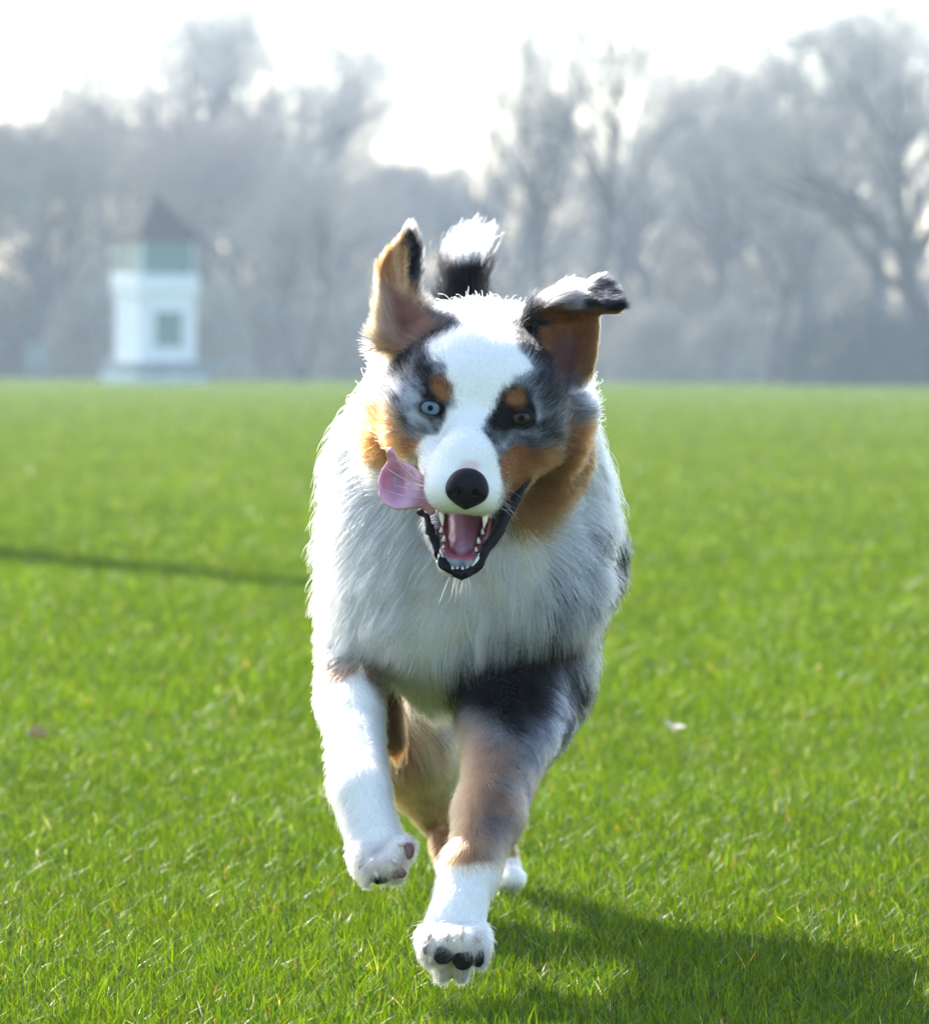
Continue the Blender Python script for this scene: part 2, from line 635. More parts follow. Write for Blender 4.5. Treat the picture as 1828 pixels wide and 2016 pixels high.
def hcap(a, b, ra, rb, k=0.010, tg='head'):
    a3, b3 = H(*a), H(*b)
    ra, rb = px(ra), px(rb)
    return dict(tag=tg, k=k, fn=lambda p: sd_cap(p, a3, b3, ra, rb), lo=np.minimum(a3 - ra, b3 - rb), hi=np.maximum(a3 + ra, b3 + rb))

def hell(c, r, k=0.010, tg='head', rot=6):
    c3, r3 = H(*c), np.array([px(r[0]), px(r[2]), px(r[1])])
    R = np.array(Matrix.Rotation(math.radians(rot), 3, 'Y'))
    return dict(tag=tg, k=k, fn=lambda p: sd_ell(p, c3, r3, R), lo=c3 - r3.max(), hi=c3 + r3.max())

# radii of ell(): (across, deep, high) in picture units
PRIMS = [
    # trunk and ruff
    ell('torso', (917, 985, 4.46), (241, 224, 298), 0.03),
    ell('torso', (916, 1165, 4.44), (218, 202, 165), 0.05),
    cap('torso', (870, 1235, 4.40), (860, 1316, 4.43), 95, 46, 0.03),
    cap('torso', (945, 800, 4.43), (930, 960, 4.50), 165, 215, 0.03),
    cap('rear', (950, 1080, 4.57), (1020, 1080, 4.90), 205, 172, 0.04),
    ell('rear', (1062, 1090, 4.92), (152, 150, 170), 0.03),
    ell('torso', (730, 1240, 4.44), (46, 96, 95), 0.03),
    ell('fr', (1066, 1262, 4.48), (86, 170, 165), 0.03, -12),
    # leg raised at the left of the picture
    cap('fl', (695, 1290, 4.44), (700, 1405, 4.37), 50, 49, 0.02),
    cap('fl', (700, 1405, 4.37), (717, 1550, 4.27), 49, 45, 0.01),
    cap('fl', (712, 1550, 4.27), (744, 1655, 4.235), 45, 46, 0.01),
    cap('fl', (650, 1342, 4.49), (676, 1400, 4.42), 15, 32, 0.02),
    cap('fl', (742, 1320, 4.48), (772, 1456, 4.49), 38, 24, 0.010),
    ell('paw', (750, 1682, 4.232), (50, 52, 44), 0.010),
    ell('paw', (788, 1672, 4.215), (26, 32, 27), 0.008),
    ell('paw', (770, 1705, 4.205), (30, 34, 28), 0.008),
    ell('paw', (738, 1712, 4.205), (29, 34, 26), 0.008),
    ell('paw', (714, 1690, 4.215), (21, 30, 30), 0.008),
    # leg reaching forward
    cap('fr', (1004, 1325, 4.44), (1012, 1430, 4.37), 112, 84, 0.025),
    cap('fr', (1012, 1430, 4.35), (962, 1600, 4.22), 84, 60, 0.012),
    cap('fr', (1050, 1395, 4.42), (1030, 1480, 4.36), 66, 48, 0.015),
    cap('fr', (962, 1600, 4.22), (928, 1708, 4.165), 60, 49, 0.014),
    cap('fr', (928, 1708, 4.165), (900, 1800, 4.135), 49, 52, 0.014),
    ell('paw', (896, 1843, 4.13), (58, 58, 52), 0.010),
    ell('paw', (846, 1856, 4.104), (20, 32, 34), 0.013),
    ell('paw', (874, 1862, 4.094), (25, 36, 34), 0.012),
    ell('paw', (911, 1864, 4.092), (26, 36, 36), 0.012),
    ell('paw', (942, 1860, 4.102), (19, 32, 40), 0.013),
    ell('paw', (890, 1902, 4.115), (36, 40, 24), 0.008),
    # hind legs
    cap('hl', (850, 1270, 4.87), (808, 1455, 4.72), 120, 84, 0.03),
    cap('hl', (808, 1455, 4.72), (862, 1610, 4.85), 72, 36, 0.012),
    cap('hl', (862, 1610, 4.85), (892, 1725, 4.78), 30, 26, 0.008),
    ell('hpaw', (895, 1745, 4.75), (34, 56, 24), 0.008),
    cap('hr', (1060, 1200, 4.95), (1010, 1400, 4.90), 110, 66, 0.03),
    cap('hr', (1010, 1400, 4.90), (968, 1600, 5.08), 60, 32, 0.012),
    cap('hr', (968, 1600, 5.08), (1000, 1705, 5.03), 26, 24, 0.008),
    ell('hpaw', (1002, 1728, 5.00), (30, 52, 24), 0.008),
    # tail, carried high
    cap('tail', (985, 930, 5.02), (930, 720, 5.12), 46, 36, 0.02),
    cap('tail', (930, 720, 5.12), (908, 590, 5.15), 36, 34, 0.01),
    cap('tail', (908, 590, 5.15), (915, 530, 5.15), 34, 30, 0.01),
    cap('tail', (915, 530, 5.15), (934, 500, 5.14), 30, 12, 0.01),
    # head
    hell((5, 62, -95), (150, 118, 160), 0.03),
    hell((0, 40, -10), (128, 92, 80), 0.02),
    ell('mane', (938, 815, 4.425), (200, 185, 185), 0.03),
    ell('mane', (1050, 900, 4.36), (88, 120, 100), 0.04),
    ell('mane', (790, 845, 4.355), (70, 110, 75), 0.04),
    hell((-128, 24, -122), (62, 80, 66), 0.035),
    hell((148, 0, -150), (66, 90, 66), 0.03),
    hell((-84, 140, -165), (40, 50, 40), 0.03),
    hell((96, 150, -165), (42, 50, 40), 0.03),
    hell((-92, -30, -24), (70, 74, 84), 0.035),
    hell((86, -40, -24), (72, 84, 88), 0.035),
    hcap((0, -36, 40), (-2, -98, 130), 52, 60, 0.014),
    hcap((-4, -96, 126), (-9, -140, 160), 57, 50, 0.012),
    hell((-42, -160, 140), (36, 34, 60), 0.014),
    hell((31, -160, 140), (36, 34, 60), 0.014),
    hcap((-62, -108, 60), (-32, -148, 146), 36, 34, 0.016),
    hcap((62, -108, 60), (24, -148, 146), 36, 34, 0.016),
    hcap((-14, -200, -40), (-13, -290, 108), 50, 29, 0.012, 'jaw'),
    hcap((20, -200, -40), (10, -290, 108), 50, 29, 0.012, 'jaw'),
    hcap((84, -105, 20), (36, -225, 60), 36, 26, 0.010, 'jaw'),
]
CAVITY = [hcap((-12, -172, -15), (-12, -254, 140), 40, 31), hcap((16, -172, -15), (11, -254, 140), 40, 31)]
ys = np.concatenate([np.arange(4.0, 4.34, 0.0028), np.arange(4.34, 4.62, 0.005), np.arange(4.62, 5.36, 0.009)])
zs = np.concatenate([np.arange(0.0, 0.33, 0.0040), np.arange(0.33, 0.74, 0.0028)])
FD = Field(np.arange(-0.175, 0.195, 0.0030), ys, zs)
for q in PRIMS:
    FD.union(q['fn'], q['lo'], q['hi'], q['k'])
for q in CAVITY:
    FD.cut(q['fn'], q['lo'], q['hi'], 0.004)

# eyes: where they sit on the skull
EYES = [dict(u=847, v=803, iris=(.10, .165, .225), rim=17.0, slant=12, ir=20.0, pr=5.6, open=0.80),
        dict(u=1026, v=823, iris=(.030, .019, .009), rim=15.5, slant=-8, ir=19.0, pr=6.5, open=0.72)]
for e in EYES:
    y = FD.front(e['u'], e['v'])
    e['r'] = px(25)
    e['y'] = y + px(15)
    e['c'] = P(e['u'], e['v'], e['y'])
    FD.cut(lambda p: sd_ell(p, e['c'] + np.array([0, -px(6), 0]), np.array([px(25), px(22), px(21)])), e['c'] - 0.02, e['c'] + 0.02, 0.003)

dog = empty('dog', (0.0, 4.45, 0.0), 'blue merle and white dog with tan cheeks running forward over the lawn, tongue flapping out', 'dog')
BV, BF = FD.mesh()
TAGS = ['torso', 'rear', 'fl', 'fr', 'paw', 'hl', 'hr', 'hpaw', 'tail', 'head', 'jaw', 'mane']

def tag_weights(p, soft=0.010):
    W = np.full((len(p), len(TAGS)), 9.0)
    for q in PRIMS:
        t = TAGS.index(q['tag'])
        W[:, t] = np.minimum(W[:, t], q['fn'](p))
    W = np.exp(-np.clip(W - W.min(1, keepdims=True), 0, 0.3) / soft)
    return W / W.sum(1, keepdims=True)

def merle(p, seed=0, dark=0.5, freq=42, streak=None, jit=None):
    n = fbm(p * np.array([1.0, 0.6, 1.0]), freq, 40 + seed, 3)
    if streak is not None:
        n = 0.5 * n + 0.5 * streak
    if jit is not None:
        n = n + jit * 0.085
    f = fbm(p, freq * 5, 60 + seed, 2)
    x = n + (f - 0.5) * 0.22
    a = sstep(x, dark - 0.07, dark + 0.05)[:, None]
    b = sstep(x, dark + 0.04, dark + 0.2)[:, None]
    return BLACK * (1 - a) + (MID * (1 - b) + GREY * b) * a

BLAZE = [(868, 560), (1040, 560), (1022, 600), (996, 640), (1020, 678), (1044, 720), (1010, 752), (984, 775), (968, 806), (950, 832), (965, 881), (986, 912), (990, 969), (965, 1030),
         (900, 1030), (845, 1006), (824, 960), (813, 900), (830, 872), (872, 840), (892, 801), (886, 762), (872, 723), (838, 690), (868, 664), (905, 646), (925, 625), (890, 600)]
CHEEK_L = [(700, 800), (735, 792), (762, 806), (782, 850), (805, 866), (832, 866), (822, 905), (800, 905), (770, 900), (745, 910), (715, 905), (700, 870)]
CHEEK_R = [(1108, 822), (1132, 838), (1156, 868), (1150, 885), (1142, 930), (1128, 962), (1100, 992), (1060, 1012), (1020, 1045), (1000, 1040), (1000, 1000), (985, 985), (984, 890), (1000, 884), (1060, 888), (1098, 868), (1104, 840)]
PATCH_EYE = [(968, 800), (985, 770), (1010, 755), (1040, 775), (1052, 800), (1062, 830), (1040, 846), (1000, 850), (975, 850), (955, 832)]
EAR_STRIPE = [(992, 636), (1012, 618), (1062, 606), (1070, 640), (1078, 690), (1092, 745), (1116, 800), (1100, 815), (1074, 800), (1066, 750), (1048, 705), (1026, 682), (1002, 655)]
BROWS = [[(852, 745), (870, 738), (884, 752), (888, 785), (868, 790), (855, 770)], [(990, 778), (1005, 764), (1026, 768), (1032, 786), (1010, 802), (992, 800)]]
SHOULDER = [(858, 1300), (900, 1290), (938, 1270), (980, 1250), (1035, 1225), (1066, 1165), (1098, 1090), (1128, 1040), (1172, 970), (1330, 1040), (1330, 1560), (1000, 1520), (884, 1420)]
SHOULDER_BLACK = [(876, 1310), (940, 1282), (1035, 1250), (1095, 1200), (1116, 1240), (1080, 1310), (1066, 1350), (1050, 1410), (1000, 1446), (985, 1425), (965, 1400), (920, 1372)]

def coat(p, n, W=None, jitter=None):
    """the colours of the coat"""
    W = tag_weights(p, 0.006) if W is None else W
    top = W.argmax(1)
    u, v = UV(p)
    wx, wy = (fbm(p, 60, 1, 2) - 0.5) * 26, (fbm(p, 60, 2, 2) - 0.5) * 26
    if jitter is not None:
        wx, wy = wx + jitter[:, 0], wy + jitter[:, 1]
    u, v = u + wx, v + wy
    Y = p[:, 1]
    col = np.tile(WHITE, (len(p), 1))
    f = fbm(p, 300, 8, 2)[:, None]
    def lay(mask, c, soft=3.0, poly=None, amt=1.0):
        a = mask.astype(float)
        if poly is not None:
            a = a * (1 - sstep(polysd(u, v, poly), -soft, soft))
        a = (a * amt)[:, None]
        col[:] = col * (1 - a) + c * a
    T = lambda *names: np.isin(top, [TAGS.index(x) for x in names])
    head = T('head', 'jaw', 'mane')
    tan = TAN * (0.8 + 0.5 * f)
    jz = jitter[:, 2] if jitter is not None else None
    ang = np.arctan2(v - 905, u - 919)
    stk = fbm(np.stack([ang * 9, np.hypot(u - 919, v - 905) * 0.016, Y * 12], 1), 1.0, 9, 3)
    mer = merle(p, 0, 0.44, 42, stk, jz)
    # chest and ruff
    tor = T('torso')
    lay(tor, CREAM, amt=sstep(v, 920, 1120) * 0.95 * (1 - sstep(np.abs(u - 925), 150, 270)))
    back = T('rear')
    lay(back | (tor & (Y > 4.66)), merle(p, 3, 0.46, 26, None, jz))
    lay(back & (v > 1180) & (u < 960), CREAM)
    sh = tor | T('fr') | back
    lay(sh & (u > 850), merle(p, 5, 0.46, 34, None, jz), 6, SHOULDER)
    lay(sh & (u < 960) & (v > 1300), TAUPE * (0.6 + 0.6 * f), 16, [(866, 1330), (915, 1345), (960, 1420), (930, 1440), (876, 1420)])
    lay(sh, BLACK, 10, SHOULDER_BLACK)
    lay(sh, TAUPE * 0.8, 10, [(1090, 1220), (1150, 1170), (1160, 1185), (1110, 1245)], 0.7)
    # front legs
    fr = T('fr')
    low = fr & (v > 1400)
    stl = fbm(p * np.array([1, .5, .22]), 130, 78, 2)
    lay(low, TAUPE * (0.45 + 1.0 * stl[:, None]), amt=sstep(v, 1425, 1500))
    lay(low, MID * 0.7, amt=sstep(0.6 * fbm(p, 55, 77, 2) + 0.4 * stl, 0.44, 0.56) * 0.85 * sstep(u + 0.28 * (v - 1500), 965, 1010) * (1 - sstep(v, 1600, 1690)))
    lay(low, np.array([.50, .25, .12]) * (0.6 + 0.7 * stl[:, None]), amt=(1 - sstep(u + 0.14 * (v - 1440), 930, 985)) * sstep(v, 1405, 1440))
    lay(fr & (v > 1690), WHITE, amt=sstep(v, 1698, 1706))
    fl = T('fl')
    flt = fl | (tor & (v > 1280) & (u < 800))
    lay(flt & (v < 1372), TAN, 8, [(630, 1290), (672, 1280), (705, 1292), (700, 1330), (670, 1345), (640, 1350)], 0.85)
    lay(flt, TAN * 0.6, 6, [(706, 1290), (742, 1300), (764, 1350), (756, 1385), (738, 1372), (720, 1330)], 0.9)
    lay(flt & (Y > 4.415), TAN * 0.4, 8, [(738, 1340), (810, 1340), (810, 1500), (752, 1500), (740, 1440)])
    lay(flt & (u < 630) & (v < 1385), MID, 6, [(600, 1330), (622, 1340), (620, 1380), (604, 1370)])
    # hind legs and tail
    hin = T('hl', 'hr')
    lay(hin, TANL * (0.6 + 0.7 * f))
    lay(hin, TAN * 0.7, amt=sstep(fbm(p * np.array([1, 1, .35]), 90, 31, 2), 0.45, 0.6) * 0.9)
    lay(hin & (v < 1500), CREAM, amt=sstep(fbm(p * np.array([1, 1, .35]), 80, 33, 2), 0.5, 0.62) * 0.7)
    lay(T('hr') & (u > 985) & (v < 1560), merle(p, 5, 0.46, 34, None, jz))
    lay(hin & (v > 1690), WHITE)
    lay(T('paw'), WHITE)
    lay(T('paw'), np.array([.62, .52, .42]) * (0.75 + 0.5 * f), amt=0.25 + sstep(v, 1650, 1710) * (v < 1760) * 0.65 + sstep(v, 1825, 1885) * 0.65)
    tl = T('tail')
    lay(tl, BLACK)
    lay(tl & (v < 560), WHITE, amt=1 - sstep(v + 0.15 * (u - 915), 500, 524))
    # head
    lay(head, mer)
    lay(head & (u > 975), MID * 0.8, amt=sstep(fbm(p, 50, 91, 2), 0.42, 0.6) * 0.7)
    lay(head, WHITE, 4, [(560, 560), (735, 640), (722, 730), (735, 800), (712, 800), (705, 900), (730, 915), (830, 930), (830, 1200), (560, 1200)])
    lay(head, WHITE, 8, [(1240, 600), (1172, 735), (1178, 800), (1160, 870), (1162, 900), (1140, 985), (1080, 1020), (1020, 1055), (960, 1150), (1240, 1200)])
    lay(head, BLACK, 8, EAR_STRIPE, 0.95)
    lay(head, BLACK, 6, [(755, 645), (850, 600), (925, 628), (880, 655), (835, 680), (760, 715), (740, 700)], 0.8)
    lay(head, GREY, 8, [(1082, 740), (1170, 735), (1165, 800), (1130, 830), (1100, 790)], 0.45)
    lay(head, MID, 8, [(1135, 865), (1160, 860), (1168, 905), (1150, 960), (1128, 985), (1140, 930)], 0.8)
    lay(head, tan, 6, CHEEK_L)
    lay(head, TANL, 5, [(768, 800), (790, 815), (800, 855), (785, 850)], 0.7)
    lay(head, BLACK, 4, [(782, 800), (800, 820), (806, 848), (796, 842), (786, 822)], 0.8)
    lay(head, tan * np.array([0.62, .6, .6]), 6, CHEEK_R)
    lay(head, TAN * 0.35, 9, [(1030, 950), (1100, 920), (1120, 960), (1050, 1010)], 0.6)
    lay(head, WHITE, 5, BLAZE)
    lay(head, BLACK, 6, PATCH_EYE)
    lay(head, BLACK, 5, [(828, 760), (858, 742), (864, 752), (846, 772)], 0.8)
    lay(head, BLACK, 5, [(886, 765), (896, 790), (880, 830), (868, 810), (876, 790)], 0.55)
    lay(head, MID, 5, [(818, 830), (870, 820), (862, 850), (830, 862)], 0.6)
    for b in BROWS:
        lay(head & ((jz if jz is not None else np.zeros(len(u))) > -0.6), TAN * 0.8, 8, b, 0.85)
    lay(head, PINK, 6, [(895, 922), (908, 904), (935, 902), (950, 922), (930, 930)], 0.75)
    lay(head & (Y > 4.37), WHITE)
    lay(head & (v < 618) & (u > 840) & (u < 1046), WHITE)
    return col

def cavity_d(p):
    return np.min([q['fn'](p) for q in CAVITY], 0)

wet = cavity_d(BV) < 0.0022
bcol = np.ones((len(BV), 4))
bcol[:, :3] = coat(BV, None) * 0.9
d_eye = np.min([np.linalg.norm((BV - e['c']) * np.array([1, .6, 1.15]), axis=1) for e in EYES], 0)
bcol[:, :3] = np.where((d_eye < px(21))[:, None], BLACK, bcol[:, :3])
mp = 0.5 + 0.7 * fbm(BV, 160, 4)[:, None]
bcol[wet, :3] = (np.array([.36, .09, .12]) * mp)[wet]
bcol[wet, 3] = 0.25
body = put('body', mesh_from('body', BV, BF, True, bcol), M_SKIN, dog)

NOSE = H(0, -152, 235)

def body_style(p, n):
    W = tag_weights(p)
    u, v = UV(p)
    N = len(p)
    rng = np.random.default_rng(11)
    c = coat(p, n, tag_weights(p, 0.006), np.concatenate([rng.normal(0, 7.0, (N, 2)), rng.normal(0, 1, (N, 1))], 1))
    c = c * (0.70 + 0.42 * rng.random((N, 1)) * (0.6 + 0.8 * fbm(p, 120, 71, 2)[:, None]) + 0.1)
    Y = p[:, 1]
    flow = np.zeros((N, 3))
    ln, lift = np.zeros(N), np.zeros(N)
    def mix(tg, fl, l, lf):
        w = W[:, TAGS.index(tg)]
        flow[:] += norm(np.broadcast_to(fl, (N, 3))) * w[:, None]
        ln[:] += w * l
        lift[:] += w * lf
    away = norm(p - NOSE)
    side = np.stack([(p[:, 0] - 0.0) * 6, np.full(N, 0.25), np.full(N, -0.8)], 1)
    ctr = P(925, 900, 4.4)
    rad = (p - ctr) * np.array([1.2, 0.6, 0.9])
    mix('torso', norm(rad) * 0.8 + norm(side) * 0.8, 0.035 + 0.012 * noise(p, 30, 3), 0.62 + 0.45 * sstep(np.abs(u - 915), 190, 265))
    mix('rear', np.array([0, 1, -0.6]), 0.028, 0.4)
    mix('fl', np.array([0, 0.25, -1]), 0.010 + 0.014 * sstep(n[:, 1], 0.1, 0.7) + 0.006 * sstep(-n[:, 0], 0.5, 1), 0.28 + 0.4 * sstep(-n[:, 0], 0.3, 1))
    up = 1 - sstep(v, 1380, 1500)
    mix('fr', np.stack([0.15 * up, np.full(N, 0.2), np.full(N, -1.0)], 1), 0.011 + 0.013 * up + 0.010 * sstep(n[:, 1], 0.2, 0.8), 0.26 + 0.25 * up)
    mix('paw', np.stack([0.5 * np.sign(n[:, 0]), np.full(N, -0.25), np.full(N, -1.0)], 1), 0.010 + 0.002 * sstep(-n[:, 2], 0, .6), 0.42)
    for t in ('hl', 'hr'):
        mix(t, np.array([0.15 if t == 'hl' else 0, 0.3, -1]), 0.010 + 0.022 * (1 - sstep(v, 1500, 1650)), 0.35)
    mix('hpaw', np.array([0, -0.4, -1]), 0.007, 0.25)
    tz = sstep(v, 700, 470)[:, None] if False else (1 - sstep(v, 480, 720))[:, None]
    mix('tail', np.array([-.25, .1, 1.0]) * (1 - tz) + np.array([.55, 0, .75]) * tz, 0.030 + 0.014 * (1 - sstep(v, 470, 600)), 0.62)
    muz = sstep(4.235 - Y, -0.01, 0.045)
    cheek = sstep(np.abs(u - 935), 95, 190)
    hl = 0.0115 + 0.016 * cheek + 0.014 * sstep(Y, 4.30, 4.38)
    hl = hl * (1 - muz) + 0.0042 * muz
    hfl = away + np.stack([np.zeros(N), np.zeros(N), -0.9 * cheek * sstep(v, 800, 900)], 1)
    mix('head', hfl, hl, 0.28 + 0.25 * cheek + 0.15 * sstep(Y, 4.30, 4.36))
    mix('mane', hfl * 0.8 + norm(rad) * 0.6, 0.026, 0.50)
    mix('jaw', away + np.array([0, 0, -0.5]), 0.006 + 0.012 * sstep(Y, 4.18, 4.24), 0.35)
    ln[:] = np.where((v < 770) & (Y < 4.34), np.minimum(ln, 0.0135), ln)
    stray = rng.random(N) < 0.05
    lift[:] = np.where(stray, lift * 2.0, lift)
    ln[:] = np.where(stray, ln * 1.25, ln)
    de = np.min([np.hypot(u - e['u'], (v - e['v']) * 1.25) for e in EYES], 0)
    ln *= 0.24 + 0.76 * sstep(de, 18, 70)
    lift *= 0.5 + 0.5 * sstep(de, 24, 70)
    dn = np.hypot(u - 919, (v - 962) * 1.2)
    ln *= np.where((Y < 4.2) & (v < 1020), 0.4 + 0.6 * sstep(dn, 44, 80), 1)
    r = 0.00016 + 0.00010 * sstep(ln, 0.006, 0.03)
    return flow, ln, lift, c, r

PADS = [(873, 1880, 19, 19, 4.03, 0), (911, 1888, 21, 22, 4.03, 0), (942, 1884, 11, 20, 4.04, 0), (843, 1866, 11, 15, 4.04, 1),
        (803, 1675, 13, 17, 4.18, 1), (783, 1719, 17, 12, 4.17, 1), (747, 1732, 20, 9, 4.17, 0)]

def body_dens(p, n):
    W = tag_weights(p)
    u, v = UV(p)
    L = W @ np.array([.034, .03, .013, .016, .008, .026, .026, .009, .045, .013, .012, .024])
    muz = sstep(4.235 - p[:, 1], -0.02, 0.04) * (W[:, TAGS.index('head')] > 0.4)
    L = L * (1 - muz) + 0.0065 * muz
    d = np.clip(13000 / L, 0, 1.25e6)
    d = d * np.where(p[:, 1] > 4.62, 0.55, 1.0)
    d = d * np.where((n[:, 1] > 0.45) & (p[:, 1] < 4.6), 0.55, 1.0)
    d = d * (cavity_d(p) > 0.0035)
    for e in EYES:
        d = d * (np.hypot(u - e['u'], (v - e['v']) * 1.15) > e['rim'] - 1.5)
    d = d * ~((np.hypot((u - 919) / 43, (v - 959) / 35) < 1) & (p[:, 1] < 4.19))
    for a, b, ra, rb, y, k in PADS:
        d = d * ~((np.hypot((u - a) / (ra - 2), (v - b) / (rb - 2)) < 1) & (n[:, 1] < 0.3))
    return d

grow_fur('fur', BV, BF, body, M_FUR, body_dens, body_style, K=6, clump=0.010, clump_amt=0.5)

# ears
def ear_mesh(polys, h=0.0016):
    lo = np.min([bounds(q[0], q[3], q[4])[0] for q in polys], 0)
    hi = np.max([bounds(q[0], q[3], q[4])[1] for q in polys], 0)
    f = local_field(lo, hi, h)
    for poly, mid, th, ya, yb in polys:
        a, b = bounds(poly, ya, yb)
        f.union(slab(poly, mid, th), a, b, 0.006)
    return f.mesh()

EAR_L = [(806, 446), (815, 463), (826, 492), (824, 530), (817, 560), (822, 588), (848, 618), (878, 642), (872, 668), (840, 690), (790, 700), (742, 690), (734, 660), (739, 620), (742, 580), (745, 530), (760, 500), (785, 474)]
mid_l = lambda u, v: 4.316 - 0.052 * sstep(v, 520, 685) + 0.020 * np.exp(-(((u - 800) / 34) ** 2) - ((v - 630) / 60) ** 2) + 0.014 * sstep(v, 600, 480) - 0.010 * sstep(u, 770, 738) + 0.004 * (sstep(u, 800, 850))
EAR_R = [(1048, 640), (1058, 606), (1100, 588), (1150, 585), (1178, 600), (1180, 640), (1174, 700), (1166, 732), (1140, 752), (1104, 752), (1074, 728), (1054, 690)]
mid_r = lambda u, v: 4.292 - 0.036 * sstep(v, 620, 745) - 0.012 * sstep(1110 - u, 0, 50) + 0.026 * np.exp(-(((u - 1122) / 36) ** 2) - ((v - 690) / 60) ** 2) - 0.010 * sstep(u, 1150, 1180) - 0.018 * sstep(v, 640, 590)
FLAP = [(1026, 642), (1050, 608), (1092, 588), (1148, 562), (1178, 549), (1202, 560), (1220, 586), (1228, 605), (1216, 618), (1190, 618), (1150, 614), (1095, 616), (1062, 636)]
mid_f = lambda u, v: 4.286 - 0.012 * sstep(u, 1060, 1150) + 0.030 * sstep(v, 605, 545)
th_f = lambda u, v: 0.0042 + 0.003 * sstep(u, 1150, 1050)

def ear_l_style(p, n):
    u, v = UV(p)
    N = len(p)
    rng = np.random.default_rng(21)
    ju, jv = u + rng.normal(0, 3, N), v + rng.normal(0, 3, N)
    f = fbm(p, 260, 5, 2)[:, None]
    stk = fbm(np.stack([np.arctan2(u - 800, 720 - v) * 26, (720 - v) * 0.01, p[:, 1] * 30], 1), 1.0, 4, 2)[:, None]
    col = (TANL * sstep(stk, .3, .7) + TAN * 0.9 * (1 - sstep(stk, .3, .7))) * (0.75 + 0.5 * f)
    frontal = n[:, 1] < 0.1
    inner = polysd(ju, jv, [(752, 552), (772, 566), (815, 590), (846, 622), (862, 655), (830, 682), (775, 684), (748, 672), (746, 620)])
    a = ((1 - sstep(inner, -5, 5)) * frontal)[:, None]
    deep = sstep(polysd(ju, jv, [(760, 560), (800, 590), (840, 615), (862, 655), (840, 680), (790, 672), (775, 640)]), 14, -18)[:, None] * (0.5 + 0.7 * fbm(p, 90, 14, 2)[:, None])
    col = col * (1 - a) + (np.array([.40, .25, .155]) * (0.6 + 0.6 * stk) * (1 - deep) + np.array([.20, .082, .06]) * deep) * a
    rimt = polysd(ju, jv, [(738, 690), (736, 600), (746, 555), (752, 600), (752, 690)])
    a = (1 - sstep(rimt, -4, 8))[:, None]
    col = col * (1 - a) + TANL * 1.1 * a
    blk = polysd(ju, jv, [(792, 436), (840, 490), (832, 560), (840, 590), (880, 630), (890, 655), (862, 640), (838, 610), (817, 580), (804, 545), (804, 500), (790, 460)])
    a = (1 - sstep(blk, -3, 5))[:, None]
    a = np.maximum(a, (n[:, 1] > 0.25)[:, None] * 1.0)
    blk2 = polysd(ju, jv, [(830, 590), (880, 620), (895, 660), (850, 675), (848, 640)])
    col = col * (1 - a) + (BLACK * 1.2 + MID * 0.45 * (f > 0.55)) * a
    a = (1 - sstep(blk2, -3, 6))[:, None]
    col = col * (1 - a) + MID * 0.35 * a
    a = sstep(458 - jv, -4, 8)[:, None]
    col = col * (1 - a) + MID * 1.5 * a
    lo = sstep(v, 640, 690)
    flow = np.stack([(u - 790) * 0.012 * (1 - lo) - lo * 0.6, np.full(N, 0.1), 1.0 - 1.2 * lo], 1)
    edge = sstep(polysd(u, v, EAR_L), -14, 0)
    ln = 0.006 + 0.004 * edge + 0.008 * sstep(v, 600, 690) + 0.006 * (u > 815) * (v > 540)
    ln = np.where((inner < 0) & frontal & (v < 655), 0.006, ln)
    return flow, ln, 0.28 + 0.3 * edge, col * np.array([.82, .78, .74]) * (0.85 + 0.3 * rng.random((N, 1))), np.full(N, 0.00014)

